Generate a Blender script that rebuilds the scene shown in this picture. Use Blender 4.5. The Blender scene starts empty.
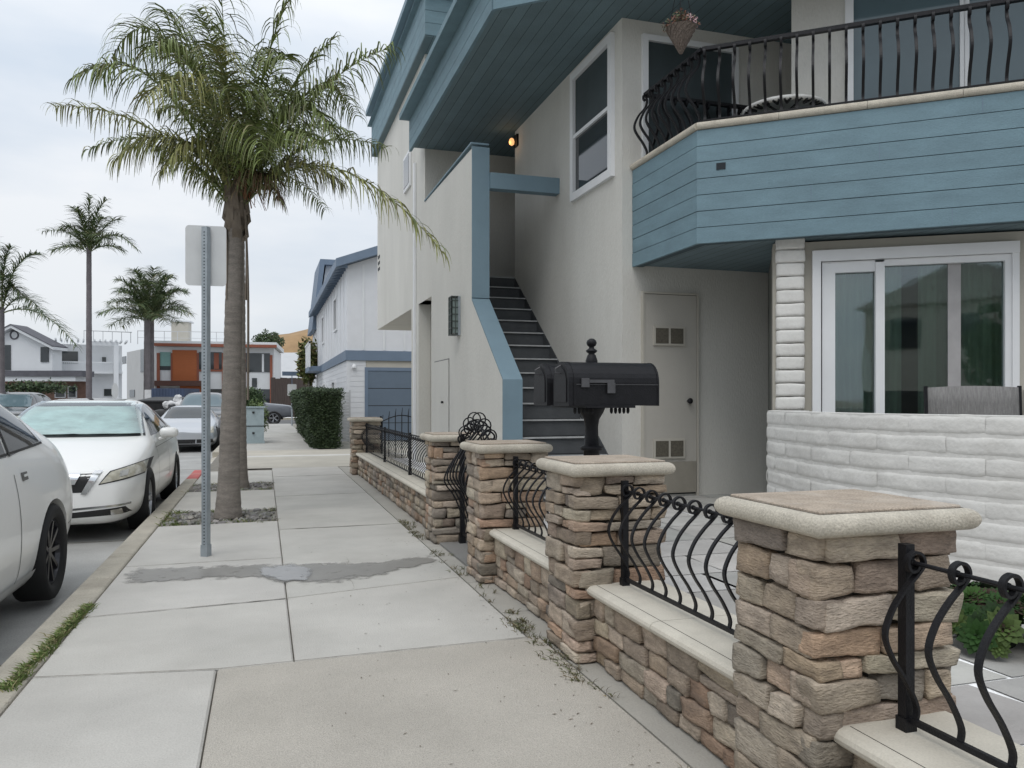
import bpy, bmesh, math, random
from mathutils import Vector, Matrix, noise
from mathutils.bvhtree import BVHTree
random.seed(7)
R = math.radians
S = bpy.context.scene
C = S.collection

# ------------------------------------------------------------------ camera
F = 797.0; EYE = 1.22; VX = 264.0; HY = 400.0
TH = math.atan((512 - VX) / F); ct, st = math.cos(TH), math.sin(TH)
cam = bpy.data.cameras.new('Camera'); co = bpy.data.objects.new('Camera', cam); C.objects.link(co)
co.location = (0, 0, EYE); co.rotation_euler = (R(90), 0, -TH)
cam.sensor_width = 36; cam.lens = F / 1024 * 36; cam.shift_y = 16 / 1024
cam.clip_start = 0.05; cam.clip_end = 3000
S.camera = co
# ------------------------------------------------------------------ world
w = bpy.data.worlds.new('World'); S.world = w; w.use_nodes = True
nt = w.node_tree; nt.nodes.clear()
N = nt.nodes.new; L = nt.links.new
SUN_EL, SUN_AZ = R(58), R(215)
sky = N('ShaderNodeTexSky'); sky.sky_type = 'NISHITA'; sky.sun_disc = False
sky.sun_elevation = SUN_EL; sky.sun_rotation = SUN_AZ
tc = N('ShaderNodeTexCoord'); mp = N('ShaderNodeMapping'); mp.inputs['Scale'].default_value = (1.0, 1.0, 3.2)
n1 = N('ShaderNodeTexNoise'); n1.inputs['Scale'].default_value = 1.9; n1.inputs['Detail'].default_value = 6; n1.inputs['Roughness'].default_value = .52
cr = N('ShaderNodeValToRGB')
cr.color_ramp.elements[0].position = .36; cr.color_ramp.elements[0].color = (5.15, 5.75, 6.5, 1)
cr.color_ramp.elements[1].position = .62; cr.color_ramp.elements[1].color = (7.0, 7.2, 7.45, 1)
sp = N('ShaderNodeSeparateXYZ'); mr = N('ShaderNodeMapRange')
mr.inputs['From Min'].default_value = 0; mr.inputs['From Max'].default_value = 1
mr.inputs['To Min'].default_value = .96; mr.inputs['To Max'].default_value = 1.55
vm = N('ShaderNodeVectorMath'); vm.operation = 'SCALE'
mx = N('ShaderNodeMixRGB'); mx.inputs[0].default_value = .93
bg = N('ShaderNodeBackground'); bg.inputs['Strength'].default_value = .105
out = N('ShaderNodeOutputWorld')
L(tc.outputs['Generated'], mp.inputs[0]); L(mp.outputs[0], n1.inputs['Vector']); L(n1.outputs['Fac'], cr.inputs[0])
L(tc.outputs['Generated'], sp.inputs[0]); L(sp.outputs['Z'], mr.inputs['Value'])
L(cr.outputs[0], vm.inputs[0]); L(mr.outputs[0], vm.inputs['Scale'])
L(sky.outputs[0], mx.inputs[1]); L(vm.outputs[0], mx.inputs[2]); L(mx.outputs[0], bg.inputs[0]); L(bg.outputs[0], out.inputs[0])
sun = bpy.data.lights.new('Sun', 'SUN'); sun.energy = .95; sun.angle = R(35); sun.color = (1, .97, .93)
so = bpy.data.objects.new('Sun', sun); C.objects.link(so)
so.rotation_euler = (R(90) - SUN_EL, 0, R(180) - SUN_AZ)
S.view_settings.view_transform = 'Standard'; S.view_settings.look = 'None'
S.view_settings.exposure = 0.2; S.view_settings.gamma = 1

# ------------------------------------------------------------------ pixel helpers (photo -> places)
def ray(px, py):
    a = (px - 512) / F; z = (HY - py) / F
    return a * ct + st, ct - a * st, z
def gnd(px, py, z=0.0):
    x, y, k = ray(px, py); t = (z - EYE) / k; return Vector((x * t, y * t, z))
def onY(px, py, Y):
    x, y, k = ray(px, py); t = Y / y; return Vector((x * t, Y, EYE + k * t))
def onX(px, py, X):
    x, y, k = ray(px, py); t = X / x; return Vector((X, y * t, EYE + k * t))
def onD(px, py, d):
    x, y, k = ray(px, py); return Vector((x * d, y * d, EYE + k * d))
RIGHT = Vector((ct, -st, 0)); FWD = Vector((st, ct, 0)); UP = Vector((0, 0, 1))

# ------------------------------------------------------------------ materials
def mat(name, col, rough=.8, var=.12, scale=6, bump=0.0, bscale=60, metal=0, attr=False, stretch=(1, 1, 1), spec=.5, emis=None, coat=0, dirt=0, dirtcol=(.12, .1, .08), groove=None, fine=0, trans=0):
    m = bpy.data.materials.new(name); m.use_nodes = True; t = m.node_tree; n = t.nodes; l = t.links
    p = n['Principled BSDF']; p.inputs['Roughness'].default_value = rough; p.inputs['Metallic'].default_value = metal
    p.inputs['Specular IOR Level'].default_value = spec; p.inputs['Coat Weight'].default_value = coat
    if emis:
        p.inputs['Emission Color'].default_value = (*emis[:3], 1); p.inputs['Emission Strength'].default_value = emis[3]
    tc = n.new('ShaderNodeTexCoord'); mp = n.new('ShaderNodeMapping'); mp.inputs['Scale'].default_value = stretch
    l.new(tc.outputs['Object'], mp.inputs[0])
    nz = n.new('ShaderNodeTexNoise'); nz.inputs['Scale'].default_value = scale; nz.inputs['Detail'].default_value = 6; nz.inputs['Roughness'].default_value = .6
    l.new(mp.outputs[0], nz.inputs['Vector'])
    mrn = n.new('ShaderNodeMapRange'); mrn.inputs['From Min'].default_value = .28; mrn.inputs['From Max'].default_value = .72
    mrn.inputs['To Min'].default_value = 1 - var; mrn.inputs['To Max'].default_value = 1 + var
    l.new(nz.outputs['Fac'], mrn.inputs['Value'])
    val = mrn.outputs[0]
    if fine:
        nf = n.new('ShaderNodeTexNoise'); nf.inputs['Scale'].default_value = bscale; nf.inputs['Detail'].default_value = 3
        l.new(mp.outputs[0], nf.inputs['Vector'])
        mf = n.new('ShaderNodeMapRange'); mf.inputs['From Min'].default_value = .3; mf.inputs['From Max'].default_value = .7
        mf.inputs['To Min'].default_value = 1 - fine; mf.inputs['To Max'].default_value = 1 + fine
        l.new(nf.outputs['Fac'], mf.inputs['Value'])
        mm = n.new('ShaderNodeMath'); mm.operation = 'MULTIPLY'; l.new(val, mm.inputs[0]); l.new(mf.outputs[0], mm.inputs[1]); val = mm.outputs[0]
    sc = n.new('ShaderNodeVectorMath'); sc.operation = 'SCALE'
    if attr:
        a = n.new('ShaderNodeAttribute'); a.attribute_name = 'Col'; l.new(a.outputs['Color'], sc.inputs[0])
    else:
        sc.inputs[0].default_value = col
    l.new(val, sc.inputs['Scale'])
    cout = sc.outputs[0]
    if dirt:
        nd = n.new('ShaderNodeTexNoise'); nd.inputs['Scale'].default_value = scale * .35; nd.inputs['Detail'].default_value = 8; nd.inputs['Roughness'].default_value = .7
        l.new(mp.outputs[0], nd.inputs['Vector'])
        md = n.new('ShaderNodeMapRange'); md.inputs['From Min'].default_value = .5; md.inputs['From Max'].default_value = .72
        md.inputs['To Min'].default_value = 0; md.inputs['To Max'].default_value = dirt
        l.new(nd.outputs['Fac'], md.inputs['Value'])
        mix = n.new('ShaderNodeMixRGB'); l.new(md.outputs[0], mix.inputs[0]); l.new(cout, mix.inputs[1]); mix.inputs[2].default_value = (*dirtcol, 1)
        cout = mix.outputs[0]
    hgt = None
    if groove:   # (axis, spacing, gap fraction): tongue-and-groove boards
        sx = n.new('ShaderNodeSeparateXYZ'); l.new(tc.outputs['Object'], sx.inputs[0])
        m1 = n.new('ShaderNodeMath'); m1.operation = 'DIVIDE'; l.new(sx.outputs['XYZ'.index(groove[0])], m1.inputs[0]); m1.inputs[1].default_value = groove[1]
        m2 = n.new('ShaderNodeMath'); m2.operation = 'FRACT'; l.new(m1.outputs[0], m2.inputs[0])
        m3 = n.new('ShaderNodeMath'); m3.operation = 'GREATER_THAN'; l.new(m2.outputs[0], m3.inputs[0]); m3.inputs[1].default_value = groove[2]
        # board to board tone
        m4 = n.new('ShaderNodeMath'); m4.operation = 'FLOOR'; l.new(m1.outputs[0], m4.inputs[0])
        wn = n.new('ShaderNodeTexWhiteNoise'); wn.noise_dimensions = '1D'; l.new(m4.outputs[0], wn.inputs['W'])
        mw = n.new('ShaderNodeMapRange'); mw.inputs['To Min'].default_value = .9; mw.inputs['To Max'].default_value = 1.08; l.new(wn.outputs['Value'], mw.inputs['Value'])
        s2 = n.new('ShaderNodeVectorMath'); s2.operation = 'SCALE'; l.new(cout, s2.inputs[0]); l.new(mw.outputs[0], s2.inputs['Scale'])
        mg = n.new('ShaderNodeMixRGB'); l.new(m3.outputs[0], mg.inputs[0]); mg.inputs[1].default_value = tuple(c * .25 for c in col) + (1,); l.new(s2.outputs[0], mg.inputs[2])
        cout = mg.outputs[0]; hgt = m3.outputs[0]
    l.new(cout, p.inputs['Base Color'])
    if bump:
        nb = n.new('ShaderNodeTexNoise'); nb.inputs['Scale'].default_value = bscale; nb.inputs['Detail'].default_value = 5
        l.new(mp.outputs[0], nb.inputs['Vector'])
        b = n.new('ShaderNodeBump'); b.inputs['Strength'].default_value = bump; b.inputs['Distance'].default_value = .01
        if hgt:
            ad = n.new('ShaderNodeMath'); ad.operation = 'ADD'; l.new(hgt, ad.inputs[0]); l.new(nb.outputs['Fac'], ad.inputs[1]); l.new(ad.outputs[0], b.inputs['Height'])
        else:
            l.new(nb.outputs['Fac'], b.inputs['Height'])
        l.new(b.outputs[0], p.inputs['Normal'])
    return m
def glassmat(name, tint=(.8, .9, .9), through=.6):
    m = bpy.data.materials.new(name); m.use_nodes = True; t = m.node_tree; n = t.nodes; l = t.links; n.clear()
    tr = n.new('ShaderNodeBsdfTransparent'); tr.inputs[0].default_value = tuple(c * through for c in tint) + (1,)
    gl = n.new('ShaderNodeBsdfGlossy'); gl.inputs['Roughness'].default_value = .02; gl.inputs[0].default_value = (.9, .95, 1, 1)
    fr = n.new('ShaderNodeFresnel'); fr.inputs[0].default_value = 1.6
    nz = n.new('ShaderNodeTexNoise'); nz.inputs['Scale'].default_value = 1.4; b = n.new('ShaderNodeBump'); b.inputs['Strength'].default_value = .08; b.inputs['Distance'].default_value = .05
    l.new(nz.outputs['Fac'], b.inputs['Height']); l.new(b.outputs[0], gl.inputs['Normal'])
    ad = n.new('ShaderNodeMath'); ad.operation = 'ADD'; ad.inputs[1].default_value = .06; l.new(fr.outputs[0], ad.inputs[0])
    ms = n.new('ShaderNodeMixShader'); l.new(ad.outputs[0], ms.inputs[0]); l.new(tr.outputs[0], ms.inputs[1]); l.new(gl.outputs[0], ms.inputs[2])
    o = n.new('ShaderNodeOutputMaterial'); l.new(ms.outputs[0], o.inputs[0])
    return m
M = {}
M['ground'] = mat('ground', (.26, .24, .2), .95, .15, .5, .3, 20)
M['street'] = mat('street', (.35, .348, .335), .85, .2, 1.2, .35, 90, dirt=.5, dirtcol=(.22, .22, .21), fine=.12)
M['road'] = mat('road', (.12, .12, .12), .85, .15, 1, .3, 80)
M['walk'] = mat('walk', (.43, .425, .40), .85, .13, 1.3, .35, 120, attr=True, fine=.07, dirt=.4, dirtcol=(.30, .28, .245))
M['agg'] = mat('agg', (.44, .41, .36), .9, .10, 1.3, .7, 170, fine=.18, dirt=.35, dirtcol=(.24, .22, .19))
M['joint'] = mat('joint', (.19, .175, .15), .95, .3, 12)
M['kerb'] = mat('kerb', (.40, .37, .31), .9, .18, 4, .4, 90, fine=.12, dirt=.4, dirtcol=(.2, .17, .13))
M['red'] = mat('kerbred', (.45, .1, .09), .8, .25, 5, .3, 90, dirt=.7, dirtcol=(.35, .3, .26))
M['wet'] = mat('wet', (.235, .225, .205), .42, .12, 5, .15, 90, fine=.05)
M['water'] = mat('water', (.25, .245, .235), .22, .1, 5, .08, 30, spec=.5)
M['stucco'] = mat('stucco', (.60, .59, .55), .92, .07, 1.3, .6, 70, dirt=.3, dirtcol=(.42, .395, .355), stretch=(1, 1, .35), fine=.03)
M['stucco_tan'] = mat('stucco_tan', (.43, .41, .37), .9, .05, 2, .3, 95)
M['white'] = mat('white', (.72, .73, .74), .55, .04, 3, .05, 60, dirt=.1, dirtcol=(.5, .5, .5))
M['whiteboard'] = mat('whiteboard', (.68, .69, .71), .65, .04, 3, .1, 60)
M['beige'] = mat('beige', (.46, .435, .38), .8, .05, 3, .1, 60)
M['blue'] = mat('blue', (.15, .235, .276), .75, .13, 3, .3, 60, stretch=(1, 1, 3), fine=.07, dirt=.35, dirtcol=(.12, .18, .21))
M['bluetrim'] = mat('bluetrim', (.17, .25, .30), .65, .07, 3, .15, 70)
M['soffit'] = mat('soffit', (.13, .19, .212), .75, .1, 2.5, .4, 60, groove=('X', .122, .05))
M['soffit_low'] = mat('soffit_low', (.15, .21, .235), .75, .1, 2.5, .4, 60, groove=('X', .122, .05))
M['slate'] = mat('slate', (.15, .2, .27), .6, .06, 3, .1, 60)
M['garage'] = mat('garage', (.125, .165, .215), .5, .05, 3, .08, 60)
M['step'] = mat('step', (.075, .08, .085), .7, .18, 6, .3, 80)
M['nosing'] = mat('nosing', (.40, .41, .41), .5, .15, 12)
M['iron'] = mat('iron', (.010, .010, .012), .45, .25, 20, .25, 140, spec=.25)
M['flagm'] = mat('flagm', (.07, .07, .075), .4, .3, 20)
M['stone'] = mat('stone', (.35, .31, .26), .95, .36, 10, 1.1, 60, attr=True, stretch=(1, 1, 3.0), fine=.16, dirt=.55, dirtcol=(.17, .135, .11))
M['mortar'] = mat('mortar', (.05, .043, .036), .95, .3, 10, .4, 60)
M['capstone'] = mat('capstone', (.50, .46, .385), .88, .12, 9, .5, 150, fine=.16, dirt=.6, dirtcol=(.27, .22, .17))
M['captile'] = mat('captile', (.38, .315, .25), .85, .2, 12, .4, 160, fine=.28, dirt=.75, dirtcol=(.52, .47, .41))
M['slab'] = mat('slab', (.55, .515, .44), .85, .08, 8, .25, 150, fine=.07, dirt=.2, dirtcol=(.38, .34, .28))
M['block'] = mat('block', (.67, .66, .63), .78, .05, 6, .4, 40, dirt=.3, dirtcol=(.47, .45, .41), fine=.03)
M['flag'] = mat('flag', (.42, .41, .39), .9, .16, 3, .4, 60, attr=True, dirt=.3, dirtcol=(.3, .28, .25))
M['glassdark'] = mat('glassdark', (.03, .036, .04), .04, .2, 2, spec=.7)
M['glassblue'] = mat('glassblue', (.10, .145, .165), .05, .15, .8, spec=.6)
M['glass'] = glassmat('glass', (.85, .95, .9), .85)
M['carglass'] = glassmat('carglass', (.92, 1, .98), .97)
M['screen'] = mat('screen', (.035, .05, .055), .6, .2, 3)
M['curtain'] = mat('curtain', (.34, .37, .33), .9, .2, 3, stretch=(3, 3, .3))
M['room'] = mat('room', (.16, .165, .15), .9, .2, 2)
M['carwhite'] = mat('carwhite', (.88, .88, .86), .3, .02, 2, coat=.5)
M['carsilver'] = mat('carsilver', (.50, .52, .55), .3, .03, 3, metal=.5, coat=.6)
M['carblack'] = mat('carblack', (.02, .022, .025), .25, .1, 3, coat=.7)
M['cargrey'] = mat('cargrey', (.16, .17, .19), .3, .1, 3, metal=.3, coat=.7)
M['trim'] = mat('trim', (.015, .015, .016), .5, .1, 5)
M['chrome'] = mat('chrome', (.7, .71, .72), .18, .05, 5, metal=1)
M['rim'] = mat('rim', (.42, .43, .45), .3, .1, 5, metal=.8)
M['rimblack'] = mat('rimblack', (.035, .035, .04), .3, .1, 5, metal=.4)
M['rubber'] = mat('rubber', (.018, .018, .018), .85, .1, 10)
M['lens'] = mat('lens', (.46, .44, .36), .12, .25, 12, coat=.6)
M['shade'] = mat('shade', (.58, .67, .66), .45, .28, 3.5, .5, 9, stretch=(1, 1, 3.5))  # sunshade; darker and lighter tone paints fold shading into the colour
M['seam'] = mat('seam', (.16, .16, .155), .7)
M['galv'] = mat('galv', (.33, .37, .40), .45, .12, 14, .1, 80, metal=.35)
M['hole'] = mat('hole', (.02, .025, .03), .9)
M['signback'] = mat('signback', (.55, .56, .56), .5, .05, 6, metal=.1)
M['bark'] = mat('bark', (.235, .21, .185), .95, .25, 7, .9, 50, stretch=(1, 1, 4), fine=.15, dirt=.45, dirtcol=(.11, .095, .085))
M['bark_far'] = mat('bark_far', (.15, .135, .14), .95, .2, 3)
M['boot'] = mat('boot', (.17, .14, .11), .9, .35, 10, .8, 40, stretch=(1, 1, .25))
M['leaf'] = mat('leaf', (.08, .11, .04), .55, .2, 6, attr=True, spec=.35)
M['hedge'] = mat('hedge', (.03, .05, .02), .7, .2, 6, attr=True)
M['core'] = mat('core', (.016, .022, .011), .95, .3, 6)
M['grass'] = mat('grass', (.1, .13, .04), .8, .3, 10, attr=True)
M['gravel'] = mat('gravel', (.2, .19, .17), .9, .2, 30, .4, 80, attr=True)
M['soil'] = mat('soil', (.07, .055, .04), .95, .3, 20, .5, 60)
M['box_blue'] = mat('box_blue', (.33, .40, .42), .6, .12, 5, .1, 60)
M['orangewood'] = mat('orangewood', (.42, .12, .035), .55, .12, 6, .1, 40, stretch=(.3, .3, 6))
M['brownroof'] = mat('brownroof', (.10, .05, .04), .8, .15, 5)
M['redtrim'] = mat('redtrim', (.26, .085, .05), .7, .1, 5)
M['farwhite'] = mat('farwhite', (.66, .68, .70), .8, .04, 1)
M['fargrey'] = mat('fargrey', (.48, .49, .50), .8, .05, 1)
M['darkroof'] = mat('darkroof', (.10, .10, .115), .8, .2, 3, .3, 20)
M['fence_wood'] = mat('fence_wood', (.065, .05, .045), .9, .25, 4, .4, 20, stretch=(6, 6, .3))
M['hill'] = mat('hill', (.32, .21, .11), .95, .2, .3, .3, 2)
M['sling'] = mat('sling', (.19, .185, .18), .85, .3, 30, .3, 200, stretch=(6, 6, .3), fine=.2)
M['wicker'] = mat('wicker', (.15, .12, .10), .85, .6, 70, .9, 80)
M['petal'] = mat('petal', (.5, .28, .28), .7, .25, 20, attr=True)
M['pattern'] = mat('pattern', (.30, .30, .30), .7, .2, 10, attr=True)
M['succ'] = mat('succ', (.07, .12, .04), .7, .2, 20, attr=True, spec=.2)
M['lampglow'] = mat('lampglow', (.9, .5, .2), .4, emis=(1, .5, .2, .9))
M['frost'] = mat('frost', (.20, .25, .24), .3, .2, 20)
M['brick_far'] = mat('brick_far', (.2, .12, .09), .9, .2, 5)
M['signgreen'] = mat('signgreen', (.1, .14, .2), .5)
M['teal'] = mat('teal', (.20, .36, .34), .5, .1, 4)
M['bag'] = mat('bag', (.6, .6, .6), .6, .1, 5)
M['bluebin'] = mat('bluebin', (.04, .06, .11), .6, .2, 2)

# ------------------------------------------------------------------ mesh builder
class B:
    def __init__(s): s.v = []; s.f = []; s.c = []
    def add(s, vs, fs, col=None):
        k = len(s.v); s.v += [tuple(p) for p in vs]; s.f += [tuple(i + k for i in f) for f in fs]
        s.c += [col or (1, 1, 1)] * len(vs)
    def box(s, x0, x1, y0, y1, z0, z1, col=None):
        s.add([(x0, y0, z0), (x1, y0, z0), (x1, y1, z0), (x0, y1, z0), (x0, y0, z1), (x1, y0, z1), (x1, y1, z1), (x0, y1, z1)],
              [(0, 3, 2, 1), (4, 5, 6, 7), (0, 1, 5, 4), (1, 2, 6, 5), (2, 3, 7, 6), (3, 0, 4, 7)], col)
    def obox(s, o, u, v, a0, a1, b0, b1, z0, z1, col=None):   # box in frame u (horizontal), v (horizontal)
        o = Vector(o); P = lambda a, b, z: o + u * a + v * b + UP * z
        s.add([P(a0, b0, z0), P(a1, b0, z0), P(a1, b1, z0), P(a0, b1, z0), P(a0, b0, z1), P(a1, b0, z1), P(a1, b1, z1), P(a0, b1, z1)],
              [(0, 3, 2, 1), (4, 5, 6, 7), (0, 1, 5, 4), (1, 2, 6, 5), (2, 3, 7, 6), (3, 0, 4, 7)], col)
    def prism(s, pts, z0, z1, col=None):                  # plan polygon
        n = len(pts)
        s.add([(x, y, z0) for x, y in pts] + [(x, y, z1) for x, y in pts],
              [tuple(range(n))[::-1], tuple(range(n, 2 * n))] + [(i, (i + 1) % n, n + (i + 1) % n, n + i) for i in range(n)], col)
    def xprism(s, pts, x0, x1, col=None):                 # (y,z) polygon extruded in x
        n = len(pts)
        s.add([(x0, y, z) for y, z in pts] + [(x1, y, z) for y, z in pts],
              [tuple(range(n)), tuple(range(n, 2 * n))[::-1]] + [(i, n + i, n + (i + 1) % n, (i + 1) % n) for i in range(n)], col)
    def yprism(s, pts, y0, y1, col=None):                 # (x,z) polygon extruded in y
        n = len(pts)
        s.add([(x, y0, z) for x, z in pts] + [(x, y1, z) for x, z in pts],
              [tuple(range(n)), tuple(range(n, 2 * n))[::-1]] + [(i, n + i, n + (i + 1) % n, (i + 1) % n) for i in range(n)], col)
    def sweep(s, pts, ra, rb=None, seg=6, side=None, col=None, caps=True, taper=None):
        # tube: ra radius; if side given: rectangular bar ra (along side) x rb
        pts = [Vector(p) for p in pts]; n = len(pts); vs = []; prev = None
        for i, p in enumerate(pts):
            t = (pts[min(i + 1, n - 1)] - pts[max(i - 1, 0)]).normalized()
            k = taper[i] if taper else 1
            if side is not None:
                a = Vector(side).normalized(); b = t.cross(a).normalized()
                for sa, sb in ((-1, -1), (1, -1), (1, 1), (-1, 1)): vs.append(p + a * ra * sa * k + b * rb * sb * k)
                seg = 4
            else:
                if prev is None: a = t.orthogonal().normalized()
                else: a = (prev - t * prev.dot(t)).normalized()
                prev = a; b = t.cross(a)
                for j in range(seg):
                    an = 2 * math.pi * j / seg; vs.append(p + (a * math.cos(an) + b * math.sin(an)) * ra * k)
        fs = [(i * seg + j, i * seg + (j + 1) % seg, (i + 1) * seg + (j + 1) % seg, (i + 1) * seg + j) for i in range(n - 1) for j in range(seg)]
        if caps: fs += [tuple(range(seg))[::-1], tuple(range((n - 1) * seg, n * seg))]
        s.add(vs, fs, col)
    def lathe(s, prof, c=(0, 0, 0), seg=16, axis='Z', col=None, caps=True):
        c = Vector(c); vs = []
        for r, z in prof:
            for j in range(seg):
                an = 2 * math.pi * j / seg; a, b = r * math.cos(an), r * math.sin(an)
                vs.append(c + (Vector((a, b, z)) if axis == 'Z' else Vector((z, a, b)) if axis == 'X' else Vector((a, z, b))))
        n = len(prof)
        fs = [(i * seg + j, i * seg + (j + 1) % seg, (i + 1) * seg + (j + 1) % seg, (i + 1) * seg + j) for i in range(n - 1) for j in range(seg)]
        if caps: fs += [tuple(range(seg))[::-1], tuple(range((n - 1) * seg, n * seg))]
        s.add(vs, fs, col)
    def rings(s, x0, x1, y0, y1, prof, col=None):         # rectangular slab with moulded edge: prof = (inset, z)
        vs = []
        for i, z in prof: vs += [(x0 + i, y0 + i, z), (x1 - i, y0 + i, z), (x1 - i, y1 - i, z), (x0 + i, y1 - i, z)]
        n = len(prof)
        s.add(vs, [(3, 2, 1, 0)] + [(4 * k + j, 4 * k + (j + 1) % 4, 4 * k + 4 + (j + 1) % 4, 4 * k + 4 + j) for k in range(n - 1) for j in range(4)] + [tuple(4 * (n - 1) + j for j in range(4))], col)
    def rock(s, c, u, v, wv, hx, hy, hz, n=4, rnd=.35, amp=.006, fr=9, col=None, seed=0, k1=0, k2=0):
        # rounded rough block centred c, half sizes hx,hy,hz along unit axes u,v,wv
        c = Vector(c); off = Vector((seed * 3.1, seed * 1.7, seed * .9)); mi = min(hx, hy, hz)
        for ax in range(3):
            for sg in (-1, 1):
                vs = []
                nn = n
                for i in range(nn + 1):
                    for j in range(nn + 1):
                        q = [0, 0, 0]; q[ax] = sg; q[(ax + 1) % 3] = (2 * i / nn - 1) * sg; q[(ax + 2) % 3] = 2 * j / nn - 1
                        h = (hx, hy, hz); rr = rnd * mi
                        d = [0, 0, 0]; inner = [0, 0, 0]
                        for k in range(3):
                            e = q[k] * h[k]; lim = h[k] - rr
                            inner[k] = max(-lim, min(lim, e)); d[k] = e - inner[k]
                        ln = math.sqrt(sum(x * x for x in d)) or 1
                        e = [inner[k] + d[k] / ln * rr if ln > 1e-9 and any(d) else q[k] * h[k] for k in range(3)]
                        e0 = e[0] + k1 * hz * e[2] / hz; e2 = e[2] * (1 + k2 * e[0] / hx)
                        p = u * e0 + v * e[1] + wv * e2 + c
                        g = noise.noise_vector((p + off) * fr) * amp + noise.noise_vector((p + off) * fr * 3.3) * amp * .45
                        vs.append(p + g)
                fs = [(i * (nn + 1) + j, (i + 1) * (nn + 1) + j, (i + 1) * (nn + 1) + j + 1, i * (nn + 1) + j + 1) for i in range(nn) for j in range(nn)]
                s.add(vs, fs, col)
    def build(s, name, m, parent=None, smooth=False, origin=None, weld=0):
        me = bpy.data.meshes.new(name)
        vs = s.v
        o = Vector(origin) if origin is not None else Vector((0, 0, 0))
        if origin is not None: vs = [tuple(Vector(p) - o) for p in vs]
        me.from_pydata(vs, [], s.f)
        a = me.color_attributes.new('Col', 'FLOAT_COLOR', 'POINT')
        fl = []
        for c in s.c: fl += [c[0], c[1], c[2], 1]
        a.data.foreach_set('color', fl)
        if weld or True:
            bm = bmesh.new(); bm.from_mesh(me)
            if weld: bmesh.ops.remove_doubles(bm, verts=bm.verts, dist=weld)
            bmesh.ops.recalc_face_normals(bm, faces=bm.faces) if not getattr(s, 'raw', False) else None
            bm.to_mesh(me); bm.free()
        if smooth: me.polygons.foreach_set('use_smooth', [True] * len(me.polygons))
        me.materials.append(m if not isinstance(m, str) else M[m])
        ob = bpy.data.objects.new(name, me); C.objects.link(ob)
        ob.location = o
        if parent is not None:
            ob.parent = parent
            ob.location = o - WL(parent)
        return ob
def shard(o, deg):
    bm = bmesh.new(); bm.from_mesh(o.data)
    for ed in bm.edges:
        if len(ed.link_faces) == 2 and ed.calc_face_angle(0) > R(deg): ed.smooth = False
    bm.to_mesh(o.data); bm.free()
def WL(o):
    p = Vector(o.location)
    while o.parent: o = o.parent; p += Vector(o.location)
    return p
def tag(o, label=None, cat=None, group=None, kind=None):
    if label: o['label'] = label
    if cat: o['category'] = cat
    if group: o['group'] = group
    if kind: o['kind'] = kind
    return o
def empty(name, loc, label, cat, group=None, rz=0):
    o = bpy.data.objects.new(name, None); C.objects.link(o); o.location = loc; o.rotation_euler = (0, 0, rz); o.empty_display_size = .1
    return tag(o, label, cat, group)
def struct(o): return tag(o, kind='structure')
def copy_tree(o, parent=None):
    c = o.copy(); C.objects.link(c); c.parent = parent
    for ch in list(o.children): copy_tree(ch, c)
    return c
def spline(pts, k=4):
    pts = [Vector(p) for p in pts]; out = []
    for i in range(len(pts) - 1):
        p0 = pts[max(i - 1, 0)]; p1 = pts[i]; p2 = pts[i + 1]; p3 = pts[min(i + 2, len(pts) - 1)]
        for j in range(k):
            t = j / k
            out.append(.5 * ((2 * p1) + (p2 - p0) * t + (2 * p0 - 5 * p1 + 4 * p2 - p3) * t * t + (3 * p1 - p0 - 3 * p2 + p3) * t ** 3))
    out.append(pts[-1]); return out
def jit(c, a=.12):
    k = 1 + random.uniform(-a, a); return tuple(max(0, x * k * (1 + random.uniform(-a, a) * .1)) for x in c)
X3 = Vector((1, 0, 0)); Y3 = Vector((0, 1, 0))

# ================================================================== SETTING
b = B(); b.box(-1500, 1500, -1500, 1500, -.6, -.26); struct(b.build('ground', 'ground'))
b = B(); b.box(-9.4, -1.16, -20, 42.9, -.26, -.21); struct(b.build('street', 'street'))
# slab joints of the concrete street
b = B()
for y in (1.2, 4.9, 8.9, 13.2, 17.6, 22, 26.5, 31, 36): b.box(-9.4, -1.17, y, y + .012, -.22, -.2065)
b.box(-5.2, -5.19, -20, 42.9, -.22, -.2065)
struct(b.build('street_joints', 'joint'))
b = B(); b.box(-120, 90, 43, 57, -.25, -.16); struct(b.build('cross_street', 'road'))
b = B(); b.box(-30, -9.6, -20, 42.8, -.25, -.02); b.box(-120, 90, 57.2, 60, -.25, -.03)
struct(b.build('far_pavement', 'walk'))
for i in range(len(b.v)): pass
b = B(); b.box(-9.6, -9.4, -20, 42.8, -.25, 0); b.box(-120, 90, 57, 57.2, -.25, 0); struct(b.build('far_kerb', 'kerb'))
# kerb on our side, in cast lengths
b = B()
y = -6.0; KY = []
while y < 42.5:
    ln = 2.45
    y1 = min(y + ln, 42.8)
    if not (y1 > 14.9 and y < 19.8) and not (12.3 < y1 < 15): 
        pass
    KY.append((y, y1)); y = y1
def kerbseg(b, y0, y1):
    g = .003
    b.xprism([(y0 + g, -.25), (y1 - g, -.25), (y1 - g, 0.0), (y0 + g, 0.0)], -1.165, -.985)
for y0, y1 in ((-6, -3.5), (-3.5, -1.1), (-1.1, 1.3), (1.3, 3.7), (3.7, 6.05), (6.05, 6.42), (6.42, 6.85), (6.85, 9.2), (9.2, 11.7), (11.7, 13.3)): kerbseg(b, y0, y1)
for k in range(9): kerbseg(b, 20 + k * 2.5, 22.5 + k * 2.5)
bevel_k = b.build('kerb', 'kerb'); struct(bevel_k)
md = bevel_k.modifiers.new('bv', 'BEVEL'); md.width = .02; md.segments = 3; md.limit_method = 'ANGLE'
b = B(); kerbseg(b, 13.3, 14.9); k2 = b.build('red_kerb', 'red'); struct(k2)
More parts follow.
